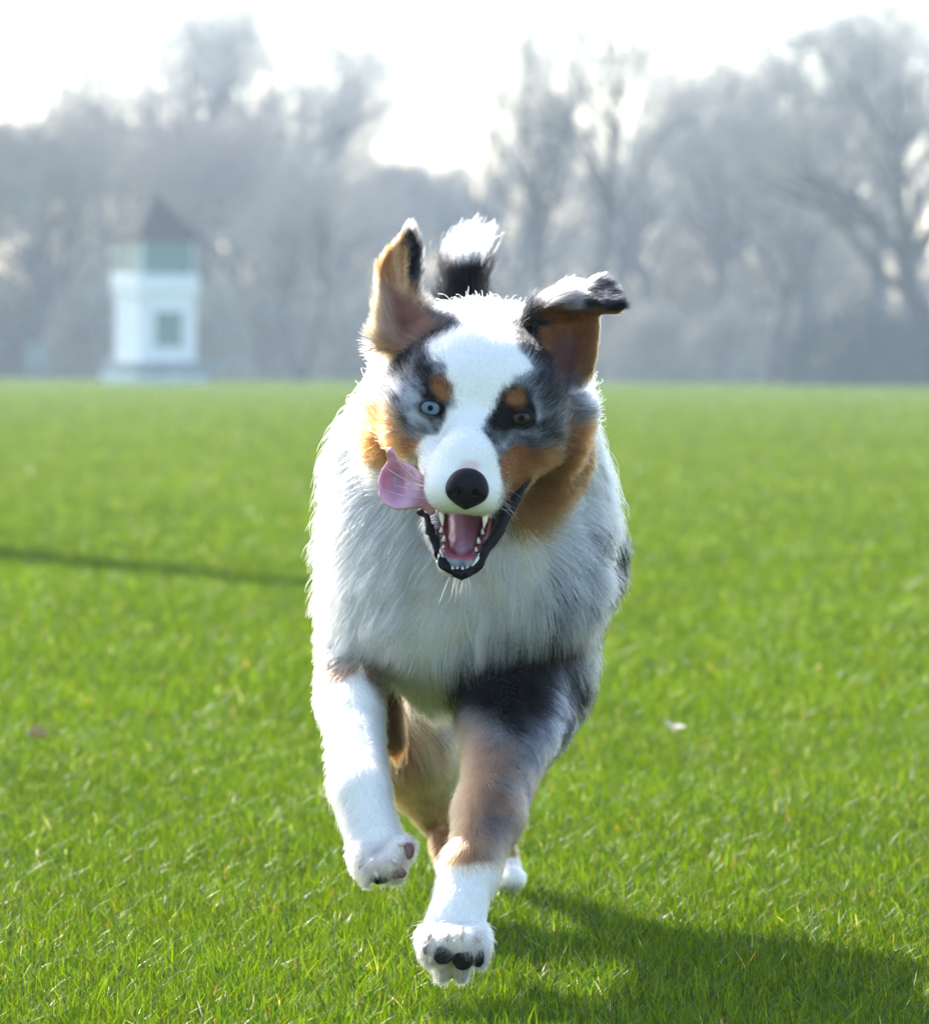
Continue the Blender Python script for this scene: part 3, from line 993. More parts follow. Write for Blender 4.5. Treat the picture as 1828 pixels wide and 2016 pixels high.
def ear_r_style(p, n):
    u, v = UV(p)
    N = len(p)
    rng = np.random.default_rng(22)
    ju, jv = u + rng.normal(0, 4, N), v + rng.normal(0, 4, N)
    f = fbm(p, 200, 6, 2)[:, None]
    flap = p[:, 1] < mid_r(u, v) - 0.012
    flap |= polysd(u, v, FLAP) < 2
    col = TAN * (0.25 + 0.6 * f)
    a = (1 - sstep(np.hypot((ju - 1110) / 34, (jv - 690) / 45), 0.5, 1.2))[:, None]
    col = col * (1 - a) + np.array([.15, .075, .06]) * a
    a = (sstep(jv, 715, 750) * (ju < 1150))[:, None]
    col = col * (1 - a) + MID * a
    a = (sstep(ju, 1152, 1172) * (jv < 735))[:, None]
    col = col * (1 - a) + TAN * 0.7 * a
    a = (sstep(1064 - ju, -6, 8))[:, None]
    col = col * (1 - a) + BLACK * a
    col = np.where((n[:, 1] > 0.3)[:, None], GREY, col)
    mot = fbm(p * np.array([1, 1, .6]), 55, 12, 2)
    fc = np.array([.46, .42, .41]) * (0.7 + 0.5 * f)
    a = sstep(mot + rng.normal(0, .05, N), 0.45, 0.58)[:, None] * 0.8
    fc = fc * (1 - a) + MID * 0.7 * a
    tip = polysd(ju, jv, [(1140, 590), (1150, 560), (1172, 540), (1200, 543), (1236, 605), (1210, 626), (1140, 618)])
    a = (1 - sstep(tip, -6, 6))[:, None]
    fc = fc * (1 - a) + (BLACK * 1.3 + np.array([.05, .055, .065]) * (f > 0.55)) * a
    a = (1 - sstep(polysd(ju, jv, [(985, 660), (1010, 615), (1060, 598), (1078, 615), (1066, 650)]), -6, 8))[:, None]
    fc = fc * (1 - a) + BLACK * a
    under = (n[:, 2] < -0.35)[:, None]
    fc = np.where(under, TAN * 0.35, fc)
    col = np.where(flap[:, None], fc, col)
    flow = np.where(flap[:, None], np.stack([np.full(N, 1.0), np.full(N, -0.25), 0.15 + 0.4 * (v < 560)], 1), np.stack([np.full(N, 0.25), np.full(N, 0.1), np.full(N, -0.8)], 1))
    ln = np.where(flap, 0.009 + 0.010 * sstep(1150 - u, 0, 60) + 0.003 * (n[:, 2] > 0.3), 0.006 + 0.008 * sstep(v, 690, 745))
    ln = np.where(flap & (n[:, 2] < -0.35), 0.005, ln)
    return flow, ln, np.where(flap, 0.36 + 0.3 * (n[:, 2] > 0.3), 0.25), col * (0.85 + 0.3 * rng.random((N, 1))), np.full(N, 0.00015)

for nm, polys, sty in (('l', [(EAR_L, mid_l, 0.0035, 4.22, 4.38)], ear_l_style),
                       ('r', [(EAR_R, mid_r, 0.0035, 4.21, 4.38), (FLAP, mid_f, th_f, 4.23, 4.36)], ear_r_style)):
    V, F = ear_mesh(polys)
    cc = sty(V, vert_normals(V, F))[3]
    ear = put('ear', mesh_from('ear', V, F, True, np.clip(cc, 0, 1)), M_SKIN, dog)
    ear['label'] = 'upright ear with tan inside' if nm == 'l' else 'ear folded over at the tip, dark merle'
    grow_fur('ear_fur', V, F, ear, M_FUR, lambda p, n: np.full(len(p), 1.5e6), sty, K=5, clump=0.006, clump_amt=0.4, seed=5 + ord(nm))

# eyes
M_BALL = material('eyeball', (.025, .02, .02), 0.25, 0.15, coat=0.05)
M_PUPIL = material('pupil', (.002, .002, .0025), 0.7, 0.02)
M_LID = material('eyelid_skin', (.005, .0045, .0045), 0.7, 0.1, attr=True, bump=0.3, bump_scale=400)

def iris_material(c):
    m = material('iris', c, 0.25, 0.25, coat=0.1)
    N, L = m.node_tree.nodes, m.node_tree.links
    at = N.new('ShaderNodeAttribute')
    at.attribute_name = 'tint'
    L.new(at.outputs['Color'], N['Principled BSDF'].inputs['Base Color'])
    return m

def dome(c, R, r0, push, col=None, n=40, m=8):
    """a cap of the ball round c facing the camera, out to radius r0"""
    g = np.linspace(0, 1, m + 1)[1:]
    a = np.arange(n) * 2 * math.pi / n
    x, z = (g[:, None] * r0 * np.cos(a)).ravel(), (g[:, None] * r0 * np.sin(a)).ravel()
    x, z = np.append(x, 0), np.append(z, 0)
    y = -np.sqrt(np.maximum(R * R - x * x - z * z, 0)) - push
    v = np.stack([x, y, z], 1) + c
    i = np.arange(m - 1)[:, None] * n
    k = np.arange(n)
    q = np.stack([i + k, i + (k + 1) % n, i + n + (k + 1) % n, i + n + k], -1).reshape(-1, 4)[:, ::-1]
    t = np.stack([np.full(n, m * n), k, (k + 1) % n], 1)
    rr = np.append(np.repeat(g, n), 0)
    cc = None
    if col is not None:
        sp = 0.75 + 0.5 * noise(np.stack([np.cos(np.append(np.tile(a, m), 0)) * 6, np.sin(np.append(np.tile(a, m), 0)) * 6, rr * 2], 1), 3, 2)
        edge = 1 - 0.8 * sstep(rr, 0.72, 0.9)
        cc = np.array(col)[None] * (sp * edge)[:, None]
    return v, [t, q], cc

for e in EYES:
    V, F = ball(e['c'], e['r'], nu=32, nv=20)
    eye = put('eye', mesh_from('eye', V, F), M_BALL, dog)
    eye['label'] = 'pale blue eye' if e['u'] < 900 else 'dark brown eye'
    V, F, c = dome(e['c'], e['r'], px(e['ir']), 0.0004, e['iris'])
    put('iris', mesh_from('iris', V, F, True, c), iris_material(e['iris']), eye)
    V, F, c = dome(e['c'], e['r'], px(e['pr']), 0.0008)
    put('pupil', mesh_from('pupil', V, F), M_PUPIL, eye)
    s = math.radians(e['slant'])
    n_ = 48
    a = np.arange(n_) * 2 * math.pi / n_
    rows, tint = [], []
    for j, (g, back) in enumerate(((0.90, 0.0012), (0.97, -0.0008), (1.08, -0.0014), (1.25, -0.0010), (1.0, None), (1.0, 0.99))):
        ex = e['rim'] * 1.2 * np.cos(a)
        ez = e['rim'] * e['open'] * (1 + 0.06 * np.cos(2 * a)) * np.sin(a)
        if back is None or back > 0.9:
            q = 27.0 if back is None else 32.0
            ex, ez = q * np.cos(a), q * 0.92 * np.sin(a)
            g = 1.0
        ex, ez = ex * g, ez * g
        uu = e['u'] + ex * math.cos(s) - ez * math.sin(s)
        vv = e['v'] + ex * math.sin(s) + ez * math.cos(s)
        rr = np.minimum(px(np.hypot(ex, ez)), e['r'] * 0.98)
        yy = e['y'] - np.sqrt(e['r'] ** 2 - rr ** 2) + (back if back is not None and back < 0.9 else 0.0)
        if back is None:
            yy = np.array([min(FD.front(x, y) + 0.0003, e['y']) for x, y in zip(uu, vv)])
        elif back > 0.9:
            yy = np.array([FD.front(x, y) + 0.004 for x, y in zip(uu, vv)])
        rows.append(np.array([P(x, y, z) for x, y, z in zip(uu, vv, yy)]))
        tint.append(np.full(n_, (0, 0, 0.1, 0.6, 1, 1)[j]))
    V = np.concatenate(rows)
    tt = np.concatenate(tint)[:, None]
    i = np.arange(len(rows) - 1)[:, None] * n_
    k = np.arange(n_)
    F = np.stack([i + k, i + n_ + k, i + n_ + (k + 1) % n_, i + (k + 1) % n_], -1).reshape(-1, 4)[:, ::-1]
    col = np.array([.006, .0055, .0055]) * (1 - tt) + coat(V, None) * 0.8 * tt
    put('eyelid', mesh_from('eyelid', V, F, True, col), M_LID, eye)

# nose
M_NOSE = material('nose_leather', (.005, .0048, .006), 0.48, 0.13, coat=0.03, bump=0.5, bump_scale=700)
nc = H(0, -150, 208)
lo, hi = nc - 0.03, nc + 0.03
nf_ = local_field(lo, hi, 0.0009)
for q, k in ((hell((0, -142, 201), (38, 32, 29)), 0), (hell((0, -156, 201), (30, 32, 23)), 0.008), (hell((-23, -154, 206), (18, 19, 23)), 0.005), (hell((23, -154, 206), (18, 19, 23)), 0.005), (hcap((0, -165, 216), (0, -186, 206), 5, 4), 0.004)):
    nf_.union(q['fn'], q['lo'], q['hi'], k)
for sx in (-1, 1):
    for q in (hcap((sx * 18, -155, 238), (sx * 15, -158, 216), 7, 5), hcap((sx * 22, -160, 234), (sx * 38, -172, 218), 5, 3)):
        nf_.cut(q['fn'], q['lo'], q['hi'], 0.002)
q = hcap((0, -150, 246), (0, -200, 222), 2.0, 2.0)
nf_.cut(q['fn'], q['lo'], q['hi'], 0.002)
V, F = nf_.mesh()
put('nose', mesh_from('nose', V, F), M_NOSE, dog)

# mouth: lips, tongue, teeth
M_LIP = material('lip_skin', (.005, .0047, .005), 0.5, 0.14, coat=0.03, bump=0.7, bump_scale=260)
lips = [(1046, 934, 30), (1022, 972, 52), (999, 1006, 74), (978, 1048, 98), (954, 1086, 122), (941, 1116, 138), (906, 1131, 146), (874, 1114, 138), (861, 1083, 122), (845, 1042, 96), (828, 1004, 66)]
rad = [3, 9, 13.5, 12, 9, 8, 8.5, 8, 6.5, 7.5, 6]
lp = []
for a, b, c in lips:
    y = FD.front(a, b) or 9
    lp.append(P(a, b, min(y - 0.001, 4.235 - c * 0.00044)))
V, F = sweep(lp, [px(r) for r in rad], 16, 0.0048)
put('lip', mesh_from('lip', V, F), M_LIP, dog)

M_TONGUE = material('tongue', (.6, .3, .35), 0.2, attr=True, coat=1.0, sss=0.3, noise_amt=0.04, noise_scale=200, bump=0.03, bump_scale=600)
M_GULLET = material('tongue_back', (.4, .15, .2), 0.45, 0.3, attr=True, coat=0.15, noise_amt=0.15, noise_scale=300, bump=0.4, bump_scale=500)
def tongue_colors(V):  # darker hollow: partly the tongue's own colour, partly shade put into the tint
    u, v = UV(V)
    c = np.tile(np.array([.64, .33, .41]), (len(V), 1))
    a = np.exp(-((u - 778) / 14) ** 2 - ((v - 940) / 40) ** 2)[:, None]
    c = c * (1 - a * 0.7) + np.array([.46, .30, .42]) * a * 0.7
    a = np.exp(-((u - 752) / 10) ** 2 - ((v - 945) / 28) ** 2)[:, None]
    c = c * (1 - a * 0.7) + np.array([.52, .13, .24]) * a * 0.7
    return c * (0.85 + 0.3 * fbm(V, 180, 3)[:, None])

TG = [(769, 880), (776, 884), (780, 895), (785, 905), (798, 910), (815, 918), (832, 935), (854, 985), (858, 1010), (846, 1016), (834, 1004), (822, 1000), (799, 1004), (776, 1004), (758, 994), (745, 976), (743, 950), (750, 926), (762, 908), (759, 893), (762, 884)]
def mid_t(u, v):
    base = 4.196 - 0.00010 * (845 - u)
    bowl = 0.021 * np.exp(-((u - 776 - 0.10 * (v - 940)) / 19) ** 2 - ((v - 942) / 34) ** 2)
    fold = 0.004 * np.exp(-((u - 808) / 9) ** 2) * (1 - sstep(v, 950, 985))
    rim = -0.009 * sstep(v, 960, 1002) * sstep(842 - u, 0, 40)
    return base + bowl + fold + rim - 0.004 * sstep(905 - v, 0, 15)
a, b = bounds(TG, 4.16, 4.23)
tf_ = local_field(a, b, 0.0010)
tf_.union(slab(TG, mid_t, 0.0034), a, b, 0)
V, F = tf_.mesh()
tng = put('tongue', mesh_from('tongue', V, F, True, tongue_colors(V)), M_TONGUE, dog)
tp = [H(2, -196, -20), H(2, -226, 30), H(1, -252, 78), H(0, -272, 116), H(0, -280, 130)]
V, F = sweep(tp, [px(r) for r in (36, 33, 28, 21, 7)], 20, 0.002, 4, 1.0)
u_, v_ = UV(V)
c = np.tile(np.array([.19, .06, .085]), (len(V), 1)) * (0.8 + 0.4 * fbm(V, 160, 9)[:, None])
g = np.exp(-((u_ - 908) / 7) ** 2)[:, None] * 0.45
put('tongue_root', mesh_from('tongue_root', V, F, True, c * (1 - g) + np.array([.40, .22, .34]) * g), M_GULLET, tng)

M_TOOTH = material('tooth', (.82, .77, .62), 0.18, coat=0.5, noise_amt=0.08, noise_scale=200)
def tooth(a, b, ra, curve=0.0):
    a, b = np.array(a), np.array(b)
    m = (a + b) / 2 + np.array([curve, -0.0008, 0])
    V, F = sweep([a, m, b], [ra, ra * 0.78, ra * 0.12], 10)
    put('tooth', mesh_from('tooth', V, F), M_TOOTH, dog)
T = lambda u, v, c: P(u, v, 4.235 - c * 0.00044)
tooth(T(872, 1113, 128), T(866, 1081, 128), px(8.0), -0.001)
tooth(T(935, 1116, 128), T(943, 1089, 128), px(8.0), 0.001)
tooth(T(868, 1008, 136), T(871, 1036, 138), px(6))
tooth(T(956, 1012, 136), T(952, 1041, 138), px(6))
for i in range(6):
    t = (i - 2.5) / 2.5
    tooth(T(905 + 25 * t, 1127 - 5 * t * t, 140 - 8 * t * t), T(905 + 25 * t, 1115 - 5 * t * t, 142 - 8 * t * t), px(3.6))
for a, b, c, h, r in ((873, 1062, 92, 14, 4.5), (872, 1078, 108, 10, 4), (942, 1066, 96, 15, 5), (937, 1082, 108, 10, 4.2), (868, 1044, 74, 12, 4.5), (950, 1048, 76, 14, 4.5)):
    tooth(T(a, b + 3, c), T(a + (1 if a < 900 else -1), b - h * 0.6, c), px(r * 0.85))

# pads and claws
M_PAD = material('pad_leather', (.011, .010, .010), 0.9, 0.1, bump=0.8, bump_scale=350)
M_PADP = material('pale_pad_leather', (.20, .095, .085), 0.6, bump=0.8, bump_scale=350)
M_CLAW = material('claw', (.55, .45, .36), 0.35, coat=0.2)
for a, b, ra, rb, y0, k in PADS:
    y = FD.front(a, b, 3.95) or y0
    V, F = ball(P(a, b, y + px(3)), (px(ra), px(11), px(rb)), nu=24, nv=14)
    V = V + vert_normals(V, F[1])* 0 + (noise(V, 260, 3)[:, None] - 0.5) * 0.0012
    o = put('paw_pad', mesh_from('paw_pad', V, F), M_PADP if k else M_PAD, dog)
    o['label'] = 'brownish pink paw pad' if k else 'black paw pad'
for a, b, a2, b2 in ((846, 1838, 843, 1852), (880, 1836, 880, 1856), (907, 1826, 910, 1856), (940, 1838, 944, 1858), (786, 1664, 800, 1660), (772, 1695, 790, 1702), (738, 1716, 744, 1732), (708, 1690, 705, 1712)):
    y1, y2 = FD.front(a, b, 3.95), FD.front(a2, b2, 3.95)
    if y1 and y2:
        V, F = sweep([P(a, b, y1 + .001), P((a + a2) / 2, (b + b2) / 2, min(y1, y2) - 0.0055), P(a2, b2, y2 - 0.0060)], [px(5.0), px(4.2), px(0.8)], 10)
        put('claw', mesh_from('claw', V, F), M_CLAW, dog)

# whiskers
rng = np.random.default_rng(5)
wp = []
def whisker(u, v, du, dv, dy, droop, n=1):
    y = FD.front(u, v)
    if y is None:
        return
    p0 = P(u, v, y)
    d = np.array([px(du), dy, -px(dv)])
    t = np.linspace(0, 1, 8)[:, None]
    wp.append(p0 + d * t + np.array([0, 0, -px(droop)]) * t * t)
for i in range(16):
    whisker(835 + rng.normal(0, 8), 965 + rng.normal(0, 18), -70 + rng.normal(0, 16), 4 + rng.normal(0, 16), -0.012 + rng.normal(0, .006), -12 + rng.normal(0, 14))
for i in range(10):
    whisker(972 + rng.normal(0, 6), 975 + rng.normal(0, 14), 40 + rng.normal(0, 10), 14 + rng.normal(0, 10), -0.012, 10)
for i in range(40):
    whisker(902 + rng.normal(0, 20), 1134 + rng.normal(0, 5), rng.normal(-4, 12), 30 + rng.normal(0, 8), -0.004 + rng.normal(0, .004), 14)
whisker(800, 905, -18, -40, -0.02, -6)
wp = np.array(wp)
cu = bpy.data.hair_curves.new('whiskers')
cu.add_curves([8] * len(wp))
cu.attributes['position'].data.foreach_set('vector', wp.astype(np.float32).ravel())
at = cu.attributes.get('radius') or cu.attributes.new('radius', 'FLOAT', 'POINT')
at.data.foreach_set('value', np.tile(np.linspace(.00026, .00006, 8), len(wp)).astype(np.float32))
ct = cu.attributes.new('tint', 'FLOAT_COLOR', 'CURVE')
ct.data.foreach_set('color', np.tile([.9, .88, .84, 1], len(wp)).astype(np.float32))
cu.materials.append(M_FUR)
o = bpy.data.objects.new('whiskers', cu)
COL.objects.link(o)
o.parent = body
o.matrix_parent_inverse = world_inv(body)

# ---------------------------------------------------------------- ground and lawn
def soil_material():
    m = material('lawn_soil', (.05, .07, .015), 0.95, 0.1)
    N, L = m.node_tree.nodes, m.node_tree.links
    tc = N.new('ShaderNodeTexCoord')
    n1, n2 = N.new('ShaderNodeTexNoise'), N.new('ShaderNodeTexNoise')
    n1.inputs['Scale'].default_value, n2.inputs['Scale'].default_value = 0.35, 40
    n1.inputs['Detail'].default_value = n2.inputs['Detail'].default_value = 6
    r = N.new('ShaderNodeValToRGB')
    r.color_ramp.elements[0].color, r.color_ramp.elements[1].color = (.05, .085, .005, 1), (.09, .13, .008, 1)
    mx = N.new('ShaderNodeMix')
    mx.data_type = 'RGBA'
    mx.blend_type = 'MULTIPLY'
    mx.inputs['Factor'].default_value = 0.5
    for n in (n1, n2):
        L.new(tc.outputs['Object'], n.inputs['Vector'])
    L.new(n1.outputs['Fac'], r.inputs['Fac'])
    L.new(r.outputs['Color'], mx.inputs[6])
    L.new(n2.outputs['Color'], mx.inputs[7])
    L.new(mx.outputs[2], N['Principled BSDF'].inputs['Base Color'])
    return m

g = put('ground', mesh_from('ground', [[-140, -15, 0], [140, -15, 0], [140, 400, 0], [-140, 400, 0]], np.array([[0, 1, 2, 3]])), soil_material())
g['kind'] = 'structure'

def blades(d0, d1, dens, hmean, width, segs, seed, side=1.45, pad=0.40):
    """grass blades over the strip of lawn between two depths"""
    rng = np.random.default_rng(seed)
    pos = []
    step = np.geomspace(d0, d1, 25)
    for a, b in zip(step[:-1], step[1:]):
        m = (a + b) / 2
        hw = 0.0946 * b * side + pad
        n = int((b - a) * 2 * hw * dens(m))
        pos.append(np.stack([rng.uniform(-hw, hw, n), rng.uniform(a, b, n), np.zeros(n)], 1))
    p = np.concatenate(pos)
    n = len(p)
    big = fbm(p * np.array([1, 1, 1]), 1.6, 5, 3)
    med = fbm(p, 14, 6, 2)
    d = p[:, 1]
    h = hmean(d) * (0.55 + 0.9 * rng.random(n) ** 1.2) * (0.8 + 0.4 * med)
    tall = rng.random(n) < 0.02
    h = np.where(tall, h * 1.7, h)
    dry = rng.random(n) < (0.045 + 0.06 * (med > 0.55))
    h = np.where(dry, h * 0.55, h)
    w = width(d) * (0.65 + 0.7 * rng.random(n))
    ang = rng.uniform(0, 2 * math.pi, n)
    lean_a = rng.uniform(0, 2 * math.pi, n) + 0.0
    lean = np.abs(rng.normal(0.5, 0.45, n)) * h
    flat = rng.random(n) < 0.16
    lean = np.where(flat, h * (0.9 + 0.6 * rng.random(n)), lean)
    h = np.where(flat, h * 0.6, h)
    sx, sy = np.cos(ang), np.sin(ang)
    lx, ly = np.cos(lean_a) * lean, np.sin(lean_a) * lean
    V = []
    for k in range(segs + 1):
        t = k / segs
        c = p + np.stack([lx * t ** 1.8, ly * t ** 1.8, h * (t - 0.15 * t * t * (lean / np.maximum(h, 1e-6)).clip(0, 2))], 1)
        ww = w * (1 - t ** 1.6) * (0.75 + 0.5 * min(t * 2, 1)) * 0.5
        if k < segs:
            V.append(np.stack([c - np.stack([sx * ww, sy * ww, 0 * ww], 1), c + np.stack([sx * ww, sy * ww, 0 * ww], 1)], 1))
        else:
            V.append(c[:, None])
    V = np.concatenate(V, 1)
    m = V.shape[1]
    b0 = (np.arange(n) * m)[:, None]
    F4 = np.concatenate([b0 + np.array([[2 * k, 2 * k + 1, 2 * k + 3, 2 * k + 2]]) for k in range(segs - 1)]) if segs > 1 else np.zeros((0, 4), int)
    F3 = b0 + np.array([[2 * segs - 2, 2 * segs - 1, 2 * segs]])
    y = rng.random(n)[:, None]
    c = np.array([.060, .126, .002]) * (1 - y) + np.array([.150, .214, .004]) * y
    c = c * (0.80 + 0.40 * big[:, None]) * (0.45 + 1.1 * rng.random((n, 1)))
    bl = (rng.random(n) < 0.10)[:, None]
    c = np.where(bl, np.array([.03, .085, .012]), c)
    c = np.where(dry[:, None], np.array([.55, .27, .05]) * (0.6 + 0.8 * y), c)
    pale = rng.random(n) < 0.005
    c = np.where(pale[:, None], np.array([.62, .60, .38]), c)
    return V.reshape(-1, 3), F3, F4, np.repeat(c, m, 0)

near = blades(3.55, 7.5, lambda d: 72000 * min(1, (5.5 / d) ** 1.5), lambda d: np.full_like(d, .0195), lambda d: np.full_like(d, .0016), 4, 1)
midl = blades(7.5, 20, lambda d: 24000 * (7.5 / d) ** 1.9, lambda d: .027 + 0 * d, lambda d: .0025 * (d / 7.5) ** 0.8, 2, 2)
far = blades(20, 175, lambda d: 2300 * (20 / d) ** 1.75, lambda d: .032 + 0 * d, lambda d: .0075 * (d / 20) ** 0.8, 1, 3, pad=0.6)
V, C, F3, F4, o_ = [], [], [], [], 0
for v, f3, f4, c in (near, midl, far):
    V.append(v); C.append(c); F3.append(f3 + o_)
    if len(f4):
        F4.append(f4 + o_)
    o_ += len(v)
M_GRASS = material('grass_blade', (.1, .2, .02), 0.42, 0.15, attr=True, transl=(0.42, (1.45, 1.45, 0.6)))
gr = put('grass', mesh_from('grass', np.concatenate(V), [np.concatenate(F3), np.concatenate(F4)], True, np.concatenate(C)), M_GRASS)
tag(gr, 'short mown lawn of fresh green blades with a few dry orange ones', 'grass', kind='stuff')
print('grass verts', o_)
del V, C, F3, F4, near, midl, far

# dead leaves lying in the lawn
M_LEAF = material('dead_leaf', (.36, .29, .19), 0.7, noise_amt=0.3, noise_scale=90, transl=(0.2, (.36, .29, .19)))
M_LEAFP = material('pale_leaf', (.62, .58, .52), 0.7, noise_amt=0.25, noise_scale=90, transl=(0.3, (.6, .55, .5)))
def leaf(u, v, size, mat, label, seed):
    Y = CAM_H * FPX / (v - 720)
    c = P(u, v, Y)
    c[2] = 0.030
    rng = np.random.default_rng(seed)
    n, m = 12, 6
    t, s = np.meshgrid(np.linspace(0, 1, n), np.linspace(-1, 1, m))
    wd = size * 0.36 * np.sin(np.pi * t ** 0.8) * (1 + 0.18 * np.sin(t * 26))
    x = (t - 0.5) * size
    y = s * wd
    z = 0.25 * size * (s * s) * 0.6 + 0.12 * size * np.sin(t * 3) 
    v3 = np.stack([x, y, z], -1).reshape(-1, 3)
    R = np.array(Matrix.Rotation(rng.uniform(0, 6), 3, 'Z') @ Matrix.Rotation(rng.uniform(-.5, .5) + 0.5, 3, 'X'))
    v3 = v3 @ R.T + c
    i, k = np.meshgrid(np.arange(m - 1), np.arange(n - 1), indexing='ij')
    f = np.stack([i * n + k, i * n + k + 1, (i + 1) * n + k + 1, (i + 1) * n + k], -1).reshape(-1, 4)
    tag(put('fallen_leaf', mesh_from('fallen_leaf', v3, f), mat), label, 'leaf', 'dead leaves lying on the lawn')
leaf(72, 1498, .032, M_LEAF, 'brownish dead leaf near the left edge of the lawn', 1)
leaf(1322, 1478, .045, M_LEAFP, 'pale upright dead leaf on the lawn right of the dog', 2)

# ---------------------------------------------------------------- bare trees
def bark(name, c):
    return material(name, c, 0.9, 0.2, noise_amt=0.35, noise_scale=3.0, bump=0.6, bump_scale=14)
M_BARK, M_TWIG = bark('bark', (.055, .054, .054)), material('twigs', (.34, .315, .295), 0.9, 0.15)
M_TWIGR = material('budding_twigs', (.34, .29, .245), 0.9, 0.15)

def grow_tree(seed, fork=0.35, spread=0.55, lean=0.0, nlimb=6, up=0.25, twigs=1.0, split=1):
    """unit-height tree: (trunk segments, crown segments), each A, B, ra, rb"""
    rng = np.random.default_rng(seed)
    T, Cr = [], []
    def branch(p, d, ln, r, lev, out):
        n = 4 if lev < 3 else 3
        r0 = r
        pts = []
        for i in range(n):
            d = d + rng.normal(0, 0.10 + 0.05 * lev, 3) + np.array([0, 0, up * 0.22])
            d = d / np.linalg.norm(d)
            q = p + d * ln / n
            r1 = r * (1 - 0.38 * (i + 1) / n)
            out.append((p, q, r0, r1))
            pts.append((q, d.copy(), r1))
            p, r0 = q, r1
        return pts
    def rec(p, d, ln, r, lev):
        pts = branch(p, d, ln, r, lev, T if lev <= 2 else Cr)
        if lev >= 5 or ln < 0.022:
            return
        k = {0: nlimb, 1: 5, 2: 5, 3: 4, 4: 4}[lev]
        k = max(2, int(k * (twigs if lev >= 2 else 1) + rng.random()))
        for i in range(k):
            j = len(pts) - 1 if i < 2 else rng.integers(1 if lev else 2, len(pts))
            q, dd, rr = pts[j]
            side = norm(np.cross(dd, rng.normal(0, 1, 3)))
            a = spread * rng.uniform(0.5, 1.35) * (0.55 if i == 0 else 1)
            nd = norm(dd * math.cos(a) + side * math.sin(a))
            rec(q, nd, ln * rng.uniform(0.55, 0.82) * (1.0 if lev else 0.95), rr * rng.uniform(0.55, 0.78), lev + 1)
    base = np.zeros(3)
    for s in range(split):
        d = norm(np.array([lean + (s - (split - 1) / 2) * 0.34, rng.normal(0, .05), 1.0]))
        rec(base + np.array([(s - (split - 1) / 2) * 0.012, 0, 0]), d, fork, 0.022, 0)
    return T, Cr

def seg_mesh(name, S, n, thick=1.0, rmin=0.0):
    A, B = np.array([s[0] for s in S]), np.array([s[1] for s in S])
    ra, rb = np.array([s[2] for s in S]) * thick, np.array([s[3] for s in S]) * thick
    v, f = tubes(A, B, np.maximum(ra, rmin), np.maximum(rb, rmin), n)
    return v, f

PROTO = []
for seed, kw in ((11, dict(fork=.36, spread=.50, nlimb=6)), (12, dict(fork=.30, spread=.62, nlimb=7, up=.15)),
                 (13, dict(fork=.42, spread=.42, nlimb=6, up=.35, split=2)), (14, dict(fork=.26, spread=.72, nlimb=7, up=.12, lean=-.25)),
                 (15, dict(fork=.34, spread=.55, nlimb=6, split=1, twigs=.8))):
    T, Cr = grow_tree(seed, **kw)
    H_ = max(max(s[1][2] for s in Cr), 0.1)
    PROTO.append((T, Cr, H_))
    print('tree', seed, len(T), len(Cr), round(H_, 2))
_tree_mesh = {}
def tree_meshes(k, dense):
    thin = dense == 'thin'
    if thin:
        dense = False
    if (k, dense, thin) not in _tree_mesh:
        T, Cr, h = PROTO[k]
        tv, tf = seg_mesh('t', T, 9)
        cv, cf = seg_mesh('c', Cr, 4 if dense else 3, 0.95 if thin else 1.1, 0.0003 if thin else 0.00038 * (1.2 if dense else 1.0))
        if dense:       # swelling buds along the twigs
            rng = np.random.default_rng(k)
            tips = np.array([s[1] for s in Cr if s[2] < 0.004])
            tips = np.repeat(tips, 2, 0) + rng.normal(0, 0.008, (len(tips) * 2, 3))
            tri = tips[:, None] + rng.normal(0, 0.0042, (len(tips), 3, 3))
            n0 = len(cv)
            cv = np.concatenate([cv, tri.reshape(-1, 3)])
            f3 = n0 + np.arange(len(tips) * 3).reshape(-1, 3)
            cm = mesh_from('crown', cv / h, [cf, f3])
        else:
            cm = mesh_from('crown', cv / h, [cf])
        _tree_mesh[k, dense, thin] = (mesh_from('trunk', tv / h, [tf]), cm)
    return _tree_mesh[k, dense, thin]

def tree(u, vtop, Y, k, label, yaw=0.0, dense=False, cat='tree', wide=1.0, group='bare trees along the far edge of the field'):
    base = P(u, 700, Y)
    top = P(u, vtop - (0.26 if dense == 'thin' else 0.10) * (700 - vtop), Y)
    e = empty('bare_tree', (base[0], Y, 0), label, cat, group)
    e.rotation_euler.z = yaw
    h = top[2]
    e.scale = (h * wide, h * wide, h)
    tm, cm = tree_meshes(k, dense)
    for nm, me, mt in (('trunk', tm, M_BARK), ('crown', cm, M_TWIGR if dense is True else M_TWIG)):
        o = bpy.data.objects.new(nm, me)
        if not me.materials:
            me.materials.append(mt)
        COL.objects.link(o)
        o.parent = e
    return e

